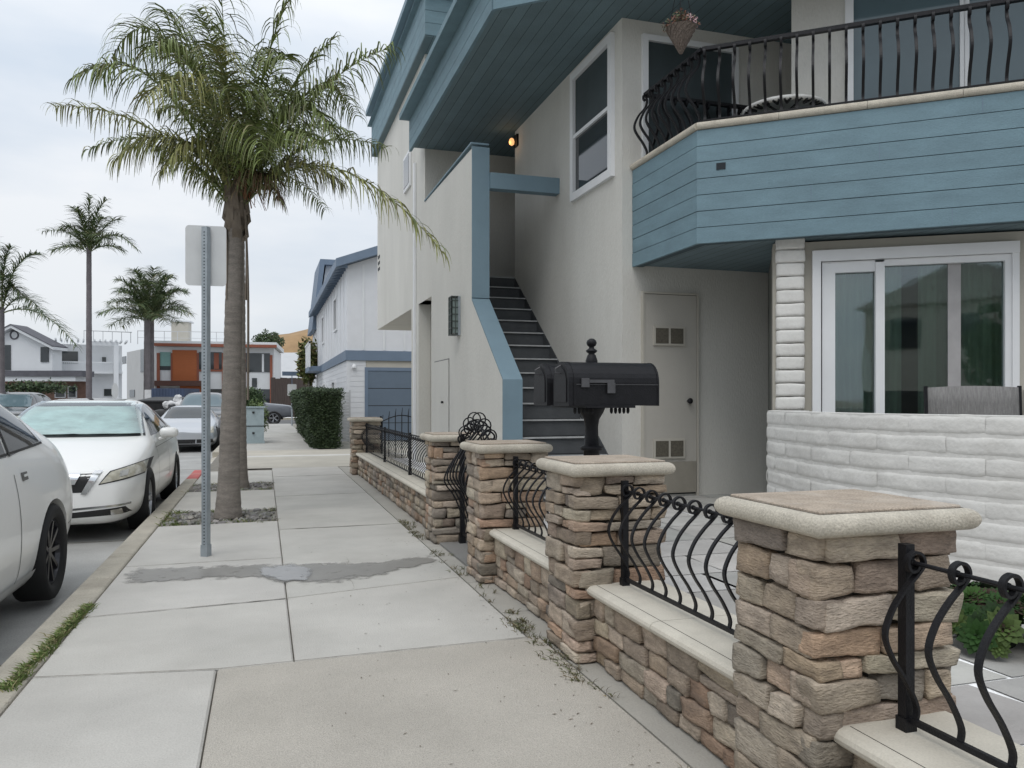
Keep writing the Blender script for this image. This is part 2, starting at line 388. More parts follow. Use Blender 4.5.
md = k2.modifiers.new('bv', 'BEVEL'); md.width = .02; md.segments = 3
# bed under the sidewalk (seen in the joints)
b = B(); b.box(-.985, 1.95, -6, 42.8, -.24, -.022); struct(b.build('sidewalk_bed', 'joint'))
# sidewalk panels
def yj(px, py): p = gnd(px, py); return (p.x, p.y)
J1 = [yj(23, 678), yj(218, 669), yj(530, 637)]
def lerpY(J, x):
    for i in range(len(J) - 1):
        if x <= J[i + 1][0] or i == len(J) - 2:
            (xa, ya), (xb, yb) = J[i], J[i + 1]; return ya + (yb - ya) * (x - xa) / (xb - xa)
XL, XC, XR = -.978, .135, 1.30
wb = B(); g = .0035
def panel(bb, pts, col, z=0.0):
    cx = sum(p[0] for p in pts) / len(pts); cy = sum(p[1] for p in pts) / len(pts)
    q = []
    for x, y in pts:
        q.append((x + (g if x < cx else -g), y + (.0055 if y < cy else -.0055)))
    n = len(q); ins = [(x + (.008 if x < cx else -.008), y + (.008 if y < cy else -.008)) for x, y in q]
    vs = [(x, y, -.1) for x, y in q] + [(x, y, z - .007) for x, y in q] + [(x, y, z) for x, y in ins]
    fs = [tuple(range(2 * n, 3 * n))]
    for k in range(2):
        fs += [(k * n + i, k * n + (i + 1) % n, (k + 1) * n + (i + 1) % n, (k + 1) * n + i) for i in range(n)]
    bb.add(vs, fs, col)
W0 = (.46, .445, .41)
xs = yj(217, 669)[0]
panel(wb, [(XL, -6), (xs, -6), (xs, 1.2), (XL, 1.2)], jit(W0, .04))
panel(wb, [(XL, 1.2), (xs, 1.2), (xs, lerpY(J1, xs)), (XL, lerpY(J1, XL))], jit(W0, .03))
panel(wb, [(XL, lerpY(J1, XL)), (xs, lerpY(J1, xs)), (XC, lerpY(J1, XC)), (XC, 5.08), (XL, 4.98)], (.47, .455, .42))
panel(wb, [(XC, lerpY(J1, XC)), (XR, lerpY(J1, XR)), (XR, 5.35), (XC, 5.1)], (.465, .45, .415))
panel(wb, [(XL, 4.98), (XC, 5.08), (XC, 6.42), (XL, 6.4)], (.475, .46, .43))
panel(wb, [(XC, 5.1), (XR, 5.35), (XR, 7.85), (XC, 7.8)], (.455, .443, .41))
panel(wb, [(XL, 6.4), (XC, 6.42), (XC, 8.4), (XL, 8.35)], (.47, .456, .425))
panel(wb, [(XC, 7.8), (XR, 7.85), (XR, 10.6), (XC, 10.5)], (.44, .428, .395))
panel(wb, [(XL, 9.4), (XC, 9.4), (XC, 11.35), (XL, 11.35)], (.465, .45, .415))
panel(wb, [(XC, 10.5), (XR, 10.6), (XR, 13.3), (XC, 13.2)], (.43, .418, .39))
panel(wb, [(XL, 12.4), (XC, 12.4), (XC, 14.5), (XL, 14.5)], (.455, .443, .41))
panel(wb, [(XC, 13.2), (XR, 13.3), (XR, 14.9), (XC, 14.9)], (.445, .43, .40))
for k in range(8):
    y0 = 20.2 + k * 2.8
    panel(wb, [(XL, y0), (XR, y0), (XR, y0 + 2.8), (XL, y0 + 2.8)], jit((.44, .43, .4), .05))
struct(wb.build('sidewalk', 'walk'))
b = B(); panel(b, [(xs, -6), (1.36, -6), (1.36, lerpY(J1, 1.3)), (xs, lerpY(J1, xs))], (1, 1, 1), .001)
struct(b.build('aggregate_panel', 'agg'))
# narrow edging strip along the wall
b = B()
yy = lerpY(J1, 1.3)
for y0, y1 in ((yy, 4.4), (4.4, 5.2), (5.2, 6.55), (6.55, 9.3), (9.3, 12), (12, 14.9)): b.box(1.306, 1.95, y0 + .004, y1 - .004, -.1, -.006, (.36, .345, .31))
b.box(1.366, 1.95, -6, yy, -.1, -.006, (.36, .345, .31))
struct(b.build('edging_strip', 'walk'))
# alley apron crossing the sidewalk
b = B()
ys = [14.9, 17.9, 18.3, 20.2]; cols = [(.42, .395, .34), (.55, .54, .51), (.44, .41, .35)]
for i in range(3): b.add([(-1.17, ys[i], -.205 + .06), (-.6, ys[i], 0), (14, ys[i], 0.0), (14, ys[i + 1], 0), (-.6, ys[i + 1], 0), (-1.17, ys[i + 1], -.205 + .06)], [(0, 1, 4, 5), (1, 2, 3, 4)], cols[i])
b.box(1.95, 9, 13.7, 14.89, -.2, -.005, (.38, .36, .33)); b.box(1.302, 4, 20.21, 42.8, -.2, -.02, (.3, .29, .25))
b.add([(-1.17, 14.9, -.25), (-1.17, 20.2, -.25), (-1.17, 20.2, -.145), (-1.17, 14.9, -.145)], [(0, 1, 2, 3)], (.4, .38, .33))
struct(b.build('alley_apron', 'walk'))
def feather(m):
    t = m.node_tree; n = t.nodes; l = t.links; p = n['Principled BSDF']; a = n.new('ShaderNodeAttribute'); a.attribute_name = 'Col'
    nz = n.new('ShaderNodeTexNoise'); nz.inputs['Scale'].default_value = 9; nz.inputs['Detail'].default_value = 7
    tcx = n.new('ShaderNodeTexCoord'); l.new(tcx.outputs['Object'], nz.inputs['Vector'])
    ad = n.new('ShaderNodeMath'); ad.operation = 'MULTIPLY_ADD'; l.new(nz.outputs['Fac'], ad.inputs[0]); ad.inputs[1].default_value = 2.2; ad.inputs[2].default_value = -1.1
    a2 = n.new('ShaderNodeMath'); a2.operation = 'ADD'; l.new(a.outputs['Fac'], a2.inputs[0]); l.new(ad.outputs[0], a2.inputs[1])
    mr_ = n.new('ShaderNodeMapRange'); mr_.inputs['From Min'].default_value = .25; mr_.inputs['From Max'].default_value = .75; mr_.inputs['To Max'].default_value = .9; l.new(a2.outputs[0], mr_.inputs['Value']); l.new(mr_.outputs[0], p.inputs['Alpha'])
feather(M['wet']); feather(M['water'])
# wet streak and puddle
def sheet(pix, z, name, m, wob=.02):
    P = [gnd(px, py) for px, py in pix]; m_ = len(P); pts = []
    for i in range(m_):
        p0, p1, p2, p3 = P[i - 1], P[i], P[(i + 1) % m_], P[(i + 2) % m_]
        for j in range(5):
            t = j / 5; q = .5 * ((2 * p1) + (p2 - p0) * t + (2 * p0 - 5 * p1 + 4 * p2 - p3) * t * t + (3 * p1 - p0 - 3 * p2 + p3) * t ** 3); pts.append((q.x, q.y))
    q = []
    for i in range(len(pts)):
        a, c = Vector(pts[i]), Vector(pts[(i + 1) % len(pts)]); n = max(2, int((c - a).length / .04))
        for k in range(n):
            p = a + (c - a) * k / n; nv = noise.noise((p.x * 9, p.y * 9, z * 300)) * wob + noise.noise((p.x * 27, p.y * 27, 2)) * wob * .5
            q.append((p.x, p.y + nv * 1.8))
    b = B(); b.add([(x, y, z) for x, y in q], [tuple(range(len(q)))]); o = b.build(name, m)
    bm = bmesh.new(); bm.from_mesh(o.data); lay = bm.verts.layers.float_color['Col']
    outer = set(bm.verts)
    bmesh.ops.inset_region(bm, faces=bm.faces[:], thickness=.085 if wob > .015 else .07, use_boundary=True, use_even_offset=False)
    for v in bm.verts: v[lay] = (0, 0, 0, 1) if v.is_boundary else (1, 1, 1, 1)
    bmesh.ops.triangulate(bm, faces=bm.faces); bm.to_mesh(o.data); bm.free()
    return struct(o)
def strip(top, bot, z, name, m, nu=110, nv=12, wob=.05):
    T = [gnd(*p) for p in top]; Bq = [gnd(*p) for p in bot]
    def ip(P, x):
        for k in range(len(P) - 1):
            if x <= P[k + 1].x or k == len(P) - 2: t = (x - P[k].x) / (P[k + 1].x - P[k].x); t = max(0, min(1, t)); t2 = t * t * (3 - 2 * t) * .6 + t * .4; return P[k].y + (P[k + 1].y - P[k].y) * t2
    x0, x1 = max(T[0].x, Bq[0].x), min(T[-1].x, Bq[-1].x); b = B()
    for i in range(nu + 1):
        x = x0 + (x1 - x0) * i / nu; ya, yb_ = ip(Bq, x) - .05, ip(T, x) + .05
        for j in range(nv + 1):
            v = j / nv; e_ = min(1, min(v, 1 - v) * 3.6) * min(1, i / 5, (nu - i) / 9)
            b.v.append((x, ya + (yb_ - ya) * v, z)); b.c.append((e_, e_, e_))
    b.f = [(i * (nv + 1) + j, (i + 1) * (nv + 1) + j, (i + 1) * (nv + 1) + j + 1, i * (nv + 1) + j + 1) for i in range(nu) for j in range(nv)]
    return struct(b.build(name, m))
strip([(128, 569), (185, 567), (250, 565), (300, 563), (380, 562), (425, 557), (446, 554)], [(113, 584), (180, 581), (228, 578), (262, 578), (275, 585), (330, 584), (380, 576), (400, 570), (446, 560)], .004, 'wet_pavement', 'wet')
strip([(257, 571), (268, 567), (285, 565.5), (302, 566), (318, 571)], [(257, 573), (268, 579), (285, 583), (302, 582), (318, 574)], .008, 'water_puddle', 'water', 40, 12)
b = B(); random.seed(61)
for (xa, ya), (xb, yb_) in (((.55, 5.2), (.62, 6.3)), ((-.9, 7.0), (-.2, 7.05)), ((.2, 9.2), (1.2, 9.35))):
    n = 22; P = []
    for i in range(n + 1):
        t = i / n; x = xa + (xb - xa) * t; y = ya + (yb_ - ya) * t; o = noise.noise((x * 6, y * 6, xa)) * .035 + noise.noise((x * 22, y * 22, 1)) * .01
        P.append((x + o * (yb_ - ya), y + o * (xb - xa) + o * .3))
    for i in range(n):
        w0 = .0011 * math.sin(math.pi * (i + .5) / n) + .0004; (x0, y0), (x1, y1) = P[i], P[i + 1]
        d = Vector((x1 - x0, y1 - y0, 0)).normalized(); q = Vector((-d.y, d.x, 0)) * w0
        b.add([Vector((x0, y0, .0025)) - q, Vector((x1, y1, .0025)) - q, Vector((x1, y1, .0025)) + q, Vector((x0, y0, .0025)) + q], [(0, 1, 2, 3)])
for (xa, ya), (xb, yb_) in ((J1[0], J1[1]), (J1[1], J1[2]), ((XL, 4.98), (XC, 5.09)), ((XC, 5.09), (XR, 5.35)), ((XL, 6.4), (XC, 6.42)), ((XC, 7.82), (XR, 7.85)), ((XC, 10.5), (XR, 10.6)), ((XC, 13.2), (XR, 13.3))):
    n = 40
    for i in range(n):
        P2 = []
        for t in (i / n, (i + 1) / n):
            x = xa + (xb - xa) * t; y = ya + (yb_ - ya) * t + noise.noise((x * 7, ya, 3)) * .004; wd = .0034 * (1 + .8 * noise.noise((x * 11, ya, 9))) * max(1, ya / 5); P2 += [Vector((x, y - wd, .0022)), Vector((x, y + wd, .0022))]
        b.add([P2[0], P2[2], P2[3], P2[1]], [(0, 1, 2, 3)])
struct(b.build('pavement_cracks', 'joint'))
# patio
PZ = .25
b = B(); b.box(1.9, 9, -6, 5.1, -.2, PZ - .005); b.box(1.9, 9, 6.9, 13.3, -.2, PZ - .005); b.box(2.35, 9, 5.1, 6.9, -.2, PZ - .005); struct(b.build('patio_bed', 'walk'))
b = B(); random.seed(3)
yv = -2.0
while yv < 7.15:
    xv = 1.9 + random.uniform(-.2, 0); h0 = random.uniform(.35, .6)
    while xv < 8:
        wv = random.uniform(.35, .8); x0 = max(xv, 1.9)
        if not (x0 < 2.35 and 4.7 < yv < 6.9):
            o1, o2 = random.uniform(-.04, .04), random.uniform(-.04, .04)
            c = jit((.40, .39, .37), .16)
            b.add([(x0 + .006, yv + .006, PZ), (xv + wv - .006 + o1, yv + .006, PZ), (xv + wv - .006 + o2, yv + h0 - .006, PZ), (x0 + .006, yv + h0 - .006, PZ)], [(0, 1, 2, 3)], c)
        xv += wv
    yv += h0
struct(b.build('patio_flagstones', 'flag'))

# ================================================================== STONE WORK
STONES = [(.37, .33, .28), (.31, .28, .245), (.42, .38, .325), (.36, .265, .20), (.39, .31, .24), (.32, .27, .225), (.39, .33, .27), (.25, .23, .205), (.36, .31, .255), (.47, .42, .355), (.36, .31, .26), (.40, .345, .285)]
def stone_rows(z0, z1, lo=.042, hi=.108):
    rows = []; z = z0
    while z < z1 - .03:
        h = random.uniform(lo, hi)
        if z1 - (z + h) < .045: h = z1 - z
        rows.append((z, min(z + h, z1))); z += h
    return rows
def stone_col(warm=None):
    c = random.choice(STONES)
    return jit((c[0] * 1.03, c[1] * .97, c[2] * .90), .25)
def veneer(b, o, u, n, width, rows, over0=0, over1=0, dn=4, wl=(.09, .26), depth=.06, prot=.03):
    o = Vector(o)
    for ri, (za, zb) in enumerate(rows):
        a = -(over0 if ri % 2 else 0.0); end = width + (over1 if ri % 2 == 0 else 0.0)
        while a < end - .001:
            wd = random.uniform(*wl)
            if end - (a + wd) < wl[0] * .7: wd = end - a
            parts = [(za, zb)]
            if zb - za > .09 and wd > .14 and random.random() < .35:
                k = random.uniform(.35, .65); zm = za + (zb - za) * k; parts = [(za, zm), (zm, zb)]
            for (pa, pb) in parts:
                pr = random.uniform(.4, 1.4) * prot; gp = .0042
                c = o + u * (a + wd / 2) + UP * ((pa + pb) / 2) + n * ((pr - depth) / 2)
                tilt = random.uniform(-.06, .06)
                uu = (u + UP * tilt).normalized(); vv = (UP - u * tilt).normalized()
                b.rock(c, uu, n, vv, wd / 2 - gp, (pr + depth) / 2, (pb - pa) / 2 - gp, n=dn, rnd=.13, amp=.0068, fr=11, col=stone_col(), seed=random.random() * 50, k1=random.uniform(-.25, .25), k2=random.uniform(-.14, .14))
            a += wd
PX0, PX1 = 1.395, 1.815
CAPLAB = ['nearest stone pillar with a beige cap, right foreground', 'second stone pillar from the camera, in front of the mailboxes', 'third stone pillar from the camera, on the near side of the iron gate', 'fourth stone pillar from the camera, on the far side of the iron gate', 'farthest stone pillar, at the alley end of the fence']
PIL = [(1.76, 2.13), (3.45, 3.83), (5.13, 5.5), (6.66, 7.03), (13.2, 13.6)]
random.seed(11)
CT = .926
for i, (y0, y1) in enumerate(PIL):
    e = empty('stone_pillar', ((PX0 + PX1) / 2, (y0 + y1) / 2, 0), CAPLAB[i], 'stone pillar', 'stone pillars along the sidewalk')
    dn = (8, 6, 4, 3, 3)[i]
    b = B(); rows = stone_rows(0, .868)
    dp = .05
    veneer(b, (PX0, y0, 0), X3, -Y3, PX1 - PX0, rows, .03, .03, dn, prot=.022, wl=(.12, .27))
    veneer(b, (PX0, y1, 0), -Y3, -X3, y1 - y0, rows, .0, .022, dn, prot=.022, wl=(.1, .25))
    veneer(b, (PX1, y0, 0), Y3, X3, y1 - y0, rows, .0, .0, 3, prot=.022, wl=(.12, .3))
    veneer(b, (PX1, y1, 0), -X3, Y3, PX1 - PX0, rows, .0, .0, 3, prot=.022, wl=(.12, .3))
    sh = b.build('stone_shaft', 'stone', e, smooth=True, weld=.0004)
    b = B(); b.box(PX0 + .022, PX1 - .022, y0 + .022, y1 - .022, 0, .868); b.build('mortar_core', 'mortar', e)
    b = B(); x0, x1, a0, a1 = PX0 - .062, PX1 + .05, y0 - .07, y1 + .045
    b.rings(x0, x1, a0, a1, [(.045, CT - .063)] + [(.030 - .030 * math.cos(a), CT - .032 + .030 * math.sin(a)) for a in [R(-90 + 18 * k) for k in range(11)]] + [(.05, CT - .002)])
    cp0 = b.build('cap', 'capstone', e, smooth=True); shard(cp0, 50)
    b = B(); b.rings(x0 + .036, x1 - .036, a0 + .036, a1 - .036, [(0, CT - .01), (0, CT + .003), (.003, CT + .006)]); b.build('cap_tile', 'captile', e)
    b = B(); b.rings(x0 + .031, x1 - .031, a0 + .031, a1 - .031, [(0, CT - .006), (0, CT - .0015)]); b.build('cap_joint', 'mortar', e)
SEG = [(-.9, 1.74), (2.15, 3.43), (3.85, 5.11), (7.05, 13.18)]
WLAB = ['low stone wall nearest the camera, at the right edge', 'low stone wall between the first and second stone pillars', 'low stone wall between the second and third stone pillars', 'long low stone wall between the gate and the farthest pillar']
SZ = .36; random.seed(21)
for i, (y0, y1) in enumerate(SEG):
    e = empty('low_stone_wall', (1.6, (y0 + y1) / 2, 0), WLAB[i], 'stone wall', 'low stone walls along the sidewalk')
    b = B(); rows = stone_rows(0, SZ - .05, .045, .09)
    veneer(b, (1.487, y1, 0), -Y3, -X3, y1 - y0, rows, 0, 0, (5, 5, 4, 2)[i], prot=.02, wl=(.1, .28))
    b.build('stone_face', 'stone', e, smooth=True, weld=.0004)
    b = B(); b.box(1.51, 1.76, y0, y1, 0, SZ - .05); b.build('wall_core', 'mortar', e)
    nseg = max(1, round((y1 - y0) / .62)); L1 = (y1 - y0) / nseg
    prof = [(1.465, SZ - .052), (1.445, SZ - .048), (1.431, SZ - .036), (1.427, SZ - .024), (1.431, SZ - .012), (1.443, SZ - .003), (1.463, SZ), (1.80, SZ), (1.80, SZ - .052)]
    b = B()
    for k in range(nseg): b.yprism(prof, y0 + k * L1 + (.0018 if k else -.01), y0 + (k + 1) * L1 - (.0018 if k < nseg - 1 else -.01))
    b.build('cap_slab', 'slab', e)
    b = B(); b.yprism([(1.475, SZ - .05), (1.452, SZ - .03), (1.475, SZ - .006), (1.79, SZ - .006), (1.79, SZ - .05)], y0, y1); b.box(1.474, 1.4765, y0, y1, SZ - .001, SZ + .0007); b.build('cap_grout', 'mortar', e)

# ================================================================== IRON WORK
def bal_pts(H, belly=.088, r=.026, k=4):
    P = [(0, 0), (-.004, .035 * H / .4), (.028, .10 * H / .4), (.072, .165 * H / .4), (belly, .225 * H / .4), (belly * .78, .285 * H / .4), (belly * .36, .335 * H / .4), (-.006, .372 * H / .4),
         (-r, H - .003), (-r * .72, H + r * .75), (0, H + r * 1.08), (r * .8, H + r * .72), (r * 1.0, H), (r * .62, H - r * .75), (-r * .02, H - r * .72), (-r * .3, H - r * .3)]
    return spline([(o, 0, z) for o, z in P], k)
def bal_mesh(name, H, outv, side, w_=.0085, t_=.0036, k=4, belly=.095, r=.026):
    b = B(); pts = [outv * p.x + UP * p.z for p in bal_pts(H, belly, r, k)]
    b.sweep(pts, w_, t_, side=side)
    o = b.build('baluster', 'iron'); me = o.data; bpy.data.objects.remove(o); return me
def railing(lab, y0, y1, spacing, k, posts=True):
    e = empty('iron_railing', (1.6, y0, SZ), lab, 'railing', 'wrought iron railings on the low walls')
    X = 1.6; zb = SZ + .035; zr = .80
    b = B(); b.box(X - .006, X + .006, y0, y1, zb - .012, zb + .004); b.build('bottom_rail', 'iron', e)
    b = B(); b.sweep([(X, y0, zr), (X, y1, zr)], .006, seg=8); b.build('top_rod', 'iron', e)
    for yp in ([y0 + .02, y1 - .02] if y1 - y0 < 2 or y0 < 0 else [y0 + .02, y0 + 2.0, y0 + 4.0, y1 - .02]):
        b = B(); b.box(X - .014, X + .014, yp - .014, yp + .014, SZ, .845); b.box(X - .018, X + .018, yp - .018, yp + .018, SZ, SZ + .035); b.build('post', 'iron', e)
    me = bal_mesh('baluster', zr - zb, -X3, Y3, k=k)
    kn = B(); kn.lathe([(.004, -.010), (.009, -.007), (.010, 0), (.009, .007), (.004, .010)], seg=8, axis='Y'); ko = kn.build('knob', 'iron', smooth=True); km = ko.data; bpy.data.objects.remove(ko)
    n = int((y1 - y0 - .06) / spacing); s0 = y1 - .05
    for i in range(n + 1):
        yv = s0 - i * spacing
        if yv < y0 + .01: break
        o = bpy.data.objects.new('baluster', me); C.objects.link(o); o.parent = e; o.location = Vector((X, yv, zb)) - Vector((1.6, y0, SZ))
        if y1 < 6:
            o2 = bpy.data.objects.new('knob', km); C.objects.link(o2); o2.parent = o; o2.location = (0, .012, zr - zb)
    return e
railing('wrought iron railing beside the nearest pillar, at the right edge', -.9, 1.70, .138, 5)
railing('wrought iron railing between the first and second stone pillars', 2.17, 3.40, .12, 5)
railing('wrought iron railing between the second and third stone pillars', 3.87, 5.08, .12, 3)
railing('long wrought iron railing between the gate and the farthest pillar', 7.08, 13.15, .125, 3)
# entrance gate
e = empty('iron_gate', (1.6, 6.06, 0), 'scrolled wrought iron gate between the third and fourth pillars', 'gate')
b = B(); b.box(1.582, 1.618, 6.54, 6.58, 0, .93); b.box(1.575, 1.625, 6.53, 6.59, 0, .08); b.build('post', 'iron', e)
b = B(); b.box(1.582, 1.618, 5.56, 5.6, 0, .93); b.build('post', 'iron', e)
b = B(); b.box(1.592, 1.608, 5.6, 6.54, .085, .11); b.build('bottom_rail', 'iron', e)
b = B(); b.sweep([(1.6, 5.6 + .94 * t, .86 + .16 * math.sin(math.pi * t)) for t in [i / 14 for i in range(15)]], .008, seg=6); b.build('arched_rail', 'iron', e)
for i in range(9):
    t = (i + .5) / 9; H = .86 + .16 * math.sin(math.pi * t) - .1
    b = B(); pts = [Vector((1.6, 5.6 + .94 * t, .1)) - X3 * p.x * 1.25 + UP * p.z for p in bal_pts(H, .135, .042, 4)]
    b.sweep(pts, .0065, .0055, side=Y3); b.build('baluster', 'iron', e)
for i in range(6):
    t = (i + .5) / 6; y_ = 5.62 + .92 * t; z_ = .885 + .17 * math.sin(math.pi * t); b = B()
    b.sweep([(1.6 + .052 * math.cos(a_ * math.pi / 7) * 1, y_, z_ + .052 * math.sin(a_ * math.pi / 7) + .02) for a_ in range(-2, 13)], .005, .0045, side=Y3); b.build('scroll', 'iron', e)
# doorstep of the gate
b = B(); b.box(1.42, 2.35, 5.5, 6.66, -.05, .012, (.2, .195, .185)); b.build('gate_threshold', 'walk'); struct(bpy.data.objects['gate_threshold'])
# small side gate by the alley
e = empty('side_gate', (2.2, 13.45, 0), 'small arched iron gate beyond the long railing, by the alley', 'gate')
for i in range(7):
    x = 1.9 + i * .11; t = i / 6; zt = .92 + .12 * math.sin(math.pi * t); b = B()
    b.sweep([(x, 13.45, .1), (x, 13.45, zt - .05), (x + .012, 13.45, zt + .05)], .008, seg=6, taper=[1, 1, .5]); b.build('bar', 'iron', e)
b = B(); b.sweep([(1.9 + .66 * t, 13.45, .86 + .1 * math.sin(math.pi * t)) for t in [i / 10 for i in range(11)]], .009, seg=6); b.build('arched_rail', 'iron', e)
b = B(); b.box(1.86, 2.6, 13.44, 13.46, .1, .125); b.build('bottom_rail', 'iron', e)
b = B(); b.box(1.86, 1.89, 13.435, 13.465, 0, .95); b.build('post', 'iron', e)

# ================================================================== MAIN BUILDING
MB_ = empty('apartment_building', (3.4, 8, 0), 'beach apartment building of white stucco with blue siding and an outside staircase', 'building')
GX0, GX1 = 2.312, 2.506
b = B(); b.box(3.38, 9, 7.2, 10.72, -.1, 5.0)
b.box(GX1, 9, 11.85, 12.35, -.1, 5.0)
b.xprism([(11.84, 2.72), (17.1, 2.72), (17.1, 7.1), (11.84, 7.1)], GX0 + .002, 8.5)
b.build('stucco_walls', 'stucco', MB_)
b = B(); b.xprism([(7.75, 0), (11.35, 0), (11.35, 2.72), (12.36, 2.72), (12.36, 0), (12.9, 0), (12.9, 2.74), (11.9, 2.76), (11.9, 4.2), (9.0, 4.15), (9.0, 2.38), (7.75, 1.43)], GX0, GX1)
b.box(GX1 + .2, GX1 + .4, 11.2, 12.9, 0, 2.8); b.box(GX0 + .003, GX1 + .5, 12.897, 13.0, 0, 2.719)
b.build('stair_screen_wall', 'stucco', MB_)
b = B()
tx0, tx1 = GX0 - .003, GX1 + .012
b.box(tx0, tx1, 7.728, 7.7495, 0, 1.43)
b.xprism([(7.728, 1.43), (7.7495, 1.43), (8.9995, 2.38), (8.9995, 2.41), (8.978, 2.398)], tx0, tx1)
b.box(tx0, tx1, 8.978, 8.9995, 2.41, 4.17)
b.box(GX0 - .012, GX1 + .012, 9.0, 11.84, 4.205, 4.225)
b.build('wall_trim', 'bluetrim', MB_)
b = B(); b.box(GX1 + .013, 3.379, 8.94, 9.08, 3.69, 3.875); b.build('tie_beam', 'bluetrim', MB_)
b = B()
for k in range(-3, 13): b.box(GX1 + .001, 3.379, 7.78 + .245 * k + .02, 10.9, (.837 + .176 * k) - .176, .837 + .176 * k - .02)
b.box(GX1 + .001, 6, 10.721, 11.849, 2.7, 2.93)
b.build('staircase', 'step', MB_)
stc = bpy.data.objects['staircase']
for k in range(-3, 13):
    b = B(); z = .837 + .176 * k; yv = 7.78 + .245 * k; b.box(GX1 + .002, 3.378, yv, yv + .262, z - .019, z - .006); b.build('tread', 'step', stc)
    b = B(); b.box(GX1 + .003, 3.377, yv - .008, yv + .03, z - .016, z); b.build('nosing', 'nosing', stc)
b = B(); b.xprism([(7.2, .3), (10.74, 2.72), (10.74, 2.955), (7.2, .43)], 3.371, 3.3795); b.build('stair_skirting', 'step', MB_)
# upper soffit and fascia
ddir = Vector((.78, -.626, 0)); pc = Vector((2.12, 7.4, 0)); pe = pc + ddir * 5.2
poly = [(2.12, 11.838), (2.12, 7.4), (pe.x, pe.y), (9.5, pe.y), (9.5, 11.838)]
b = B(); b.prism([(2.14, 11.838), (2.14, 7.415), (pe.x, pe.y + .02), (9.5, pe.y + .02), (9.5, 11.838)], 5.001, 5.1); b.build('upper_soffit', 'soffit', MB_)
b = B()
for z0, z1 in ((4.985, 5.115), (5.121, 5.28), (5.286, 5.445)):
    b.box(2.10, 2.138, 7.41, 12.0, z0, z1)
    b.obox(pc, ddir, Vector((-.626, -.78, 0)), 0, 5.2, -.02, .018, z0, z1)
b.build('upper_fascia', 'blue', MB_)
b = B(); b.prism([(1.95, 12.0), (1.95, 7.3), (pe.x - .1, pe.y - .17), (9.5, pe.y - .17), (9.5, 12.0)], 5.45, 5.53); b.build('roof_shelf', 'blue', MB_)
b = B()
for z0, z1 in ((6.45, 6.62), (6.626, 6.8), (6.806, 6.98), (6.986, 7.16), (7.166, 7.34)): b.box(2.2, 3.0, 11.25, 17.2, z0, z1)
b.box(2.12, 3.1, 11.1, 17.3, 7.1, 7.105)
b.build('upper_balcony', 'blue', MB_)
b = B(); b.box(2.1, 3.2, 11.1, 17.4, 7.36, 7.46); b.build('roof_edge', 'bluetrim', MB_)
b = B(); b.box(2.205, 2.99, 11.26, 17.19, 6.43, 6.449); b.build('upper_balcony_soffit', 'soffit', MB_)
b = B(); b.box(2.9, 8, 7.6, 11.83, 5.53, 9.5); b.build('third_floor_wall', 'stucco', MB_)
b = B(); b.box(2.28, 2.311, 12.55, 12.66, 0, 5.0); b.build('downspout', 'white', MB_)
for k in range(3):
    b = B(); p = onX(379, 257 + k * 6, GX0); b.box(GX0 - .006, GX0 + .001, p.y - .12, p.y + .12, p.z - .03, p.z + .03); b.build('vent_slot', 'hole', MB_)
b = B(); b.box(2.28, 2.311, 13.0, 13.6, 4.75, 5.35); w_ = b.build('narrow_window', 'white', MB_)
b = B(); b.box(2.274, 2.279, 13.06, 13.54, 4.81, 5.29); b.build('pane', 'glassdark', w_)
# panel door in the screen wall
b = B(); b.box(GX0 - .012, GX0 - .001, 10.2, 11.1, .1, 1.75); pd = b.build('meter_door', 'stucco', MB_)
b = B(); b.box(GX0 - .005, GX0 - .0005, 10.185, 11.115, .1, 1.765); b.build('door_gap', 'seam', pd)
b = B(); b.lathe([(.012, 0), (.02, -.02), (.014, -.03)], (GX0 - .013, 10.5, 1.19), 10, 'X'); b.build('latch', 'iron', pd)
# sconce
b = B(); b.box(GX0 - .03, GX0 - .001, 9.56, 9.74, 2.02, 2.5); sc = b.build('wall_lantern', 'galv', MB_)
b = B(); b.box(GX0 - .105, GX0 - .031, 9.575, 9.725, 2.045, 2.47); b.build('lantern_glass', 'frost', sc)
b = B()
for z in (2.02, 2.1, 2.185, 2.27, 2.355, 2.44, 2.49): b.box(GX0 - .113, GX0 - .029, 9.565, 9.735, z, z + .012)
for yv in (9.56, 9.615, 9.68, 9.73): b.box(GX0 - .115, GX0 - .104, yv, yv + .01, 2.02, 2.5)
for xv in (GX0 - .115, GX0 - .07): b.box(xv, xv + .01, 9.56, 9.565, 2.02, 2.5)
b.build('lantern_cage', mat('lantern', (.06, .075, .07), .5), sc)
# lit lamp at the stair head
b = B(); p = Vector((3.33, 10.62, 4.83)); b.box(3.35, 3.379, 10.55, 10.68, 4.76, 4.92); lm = b.build('stair_lamp', 'iron', MB_)
b = B(); b.lathe([(.01, -.05), (.035, -.03), (.04, 0), (.03, .04), (.01, .055)], (3.30, 10.62, 4.82), 12); b.build('bulb', 'lampglow', lm, smooth=True)
pl = bpy.data.lights.new('stair_lamp_light', 'POINT'); pl.energy = .25; pl.color = (1, .6, .3); pl.shadow_soft_size = .04
po = bpy.data.objects.new('stair_lamp_light', pl); C.objects.link(po); po.location = (3.24, 10.6, 4.8)

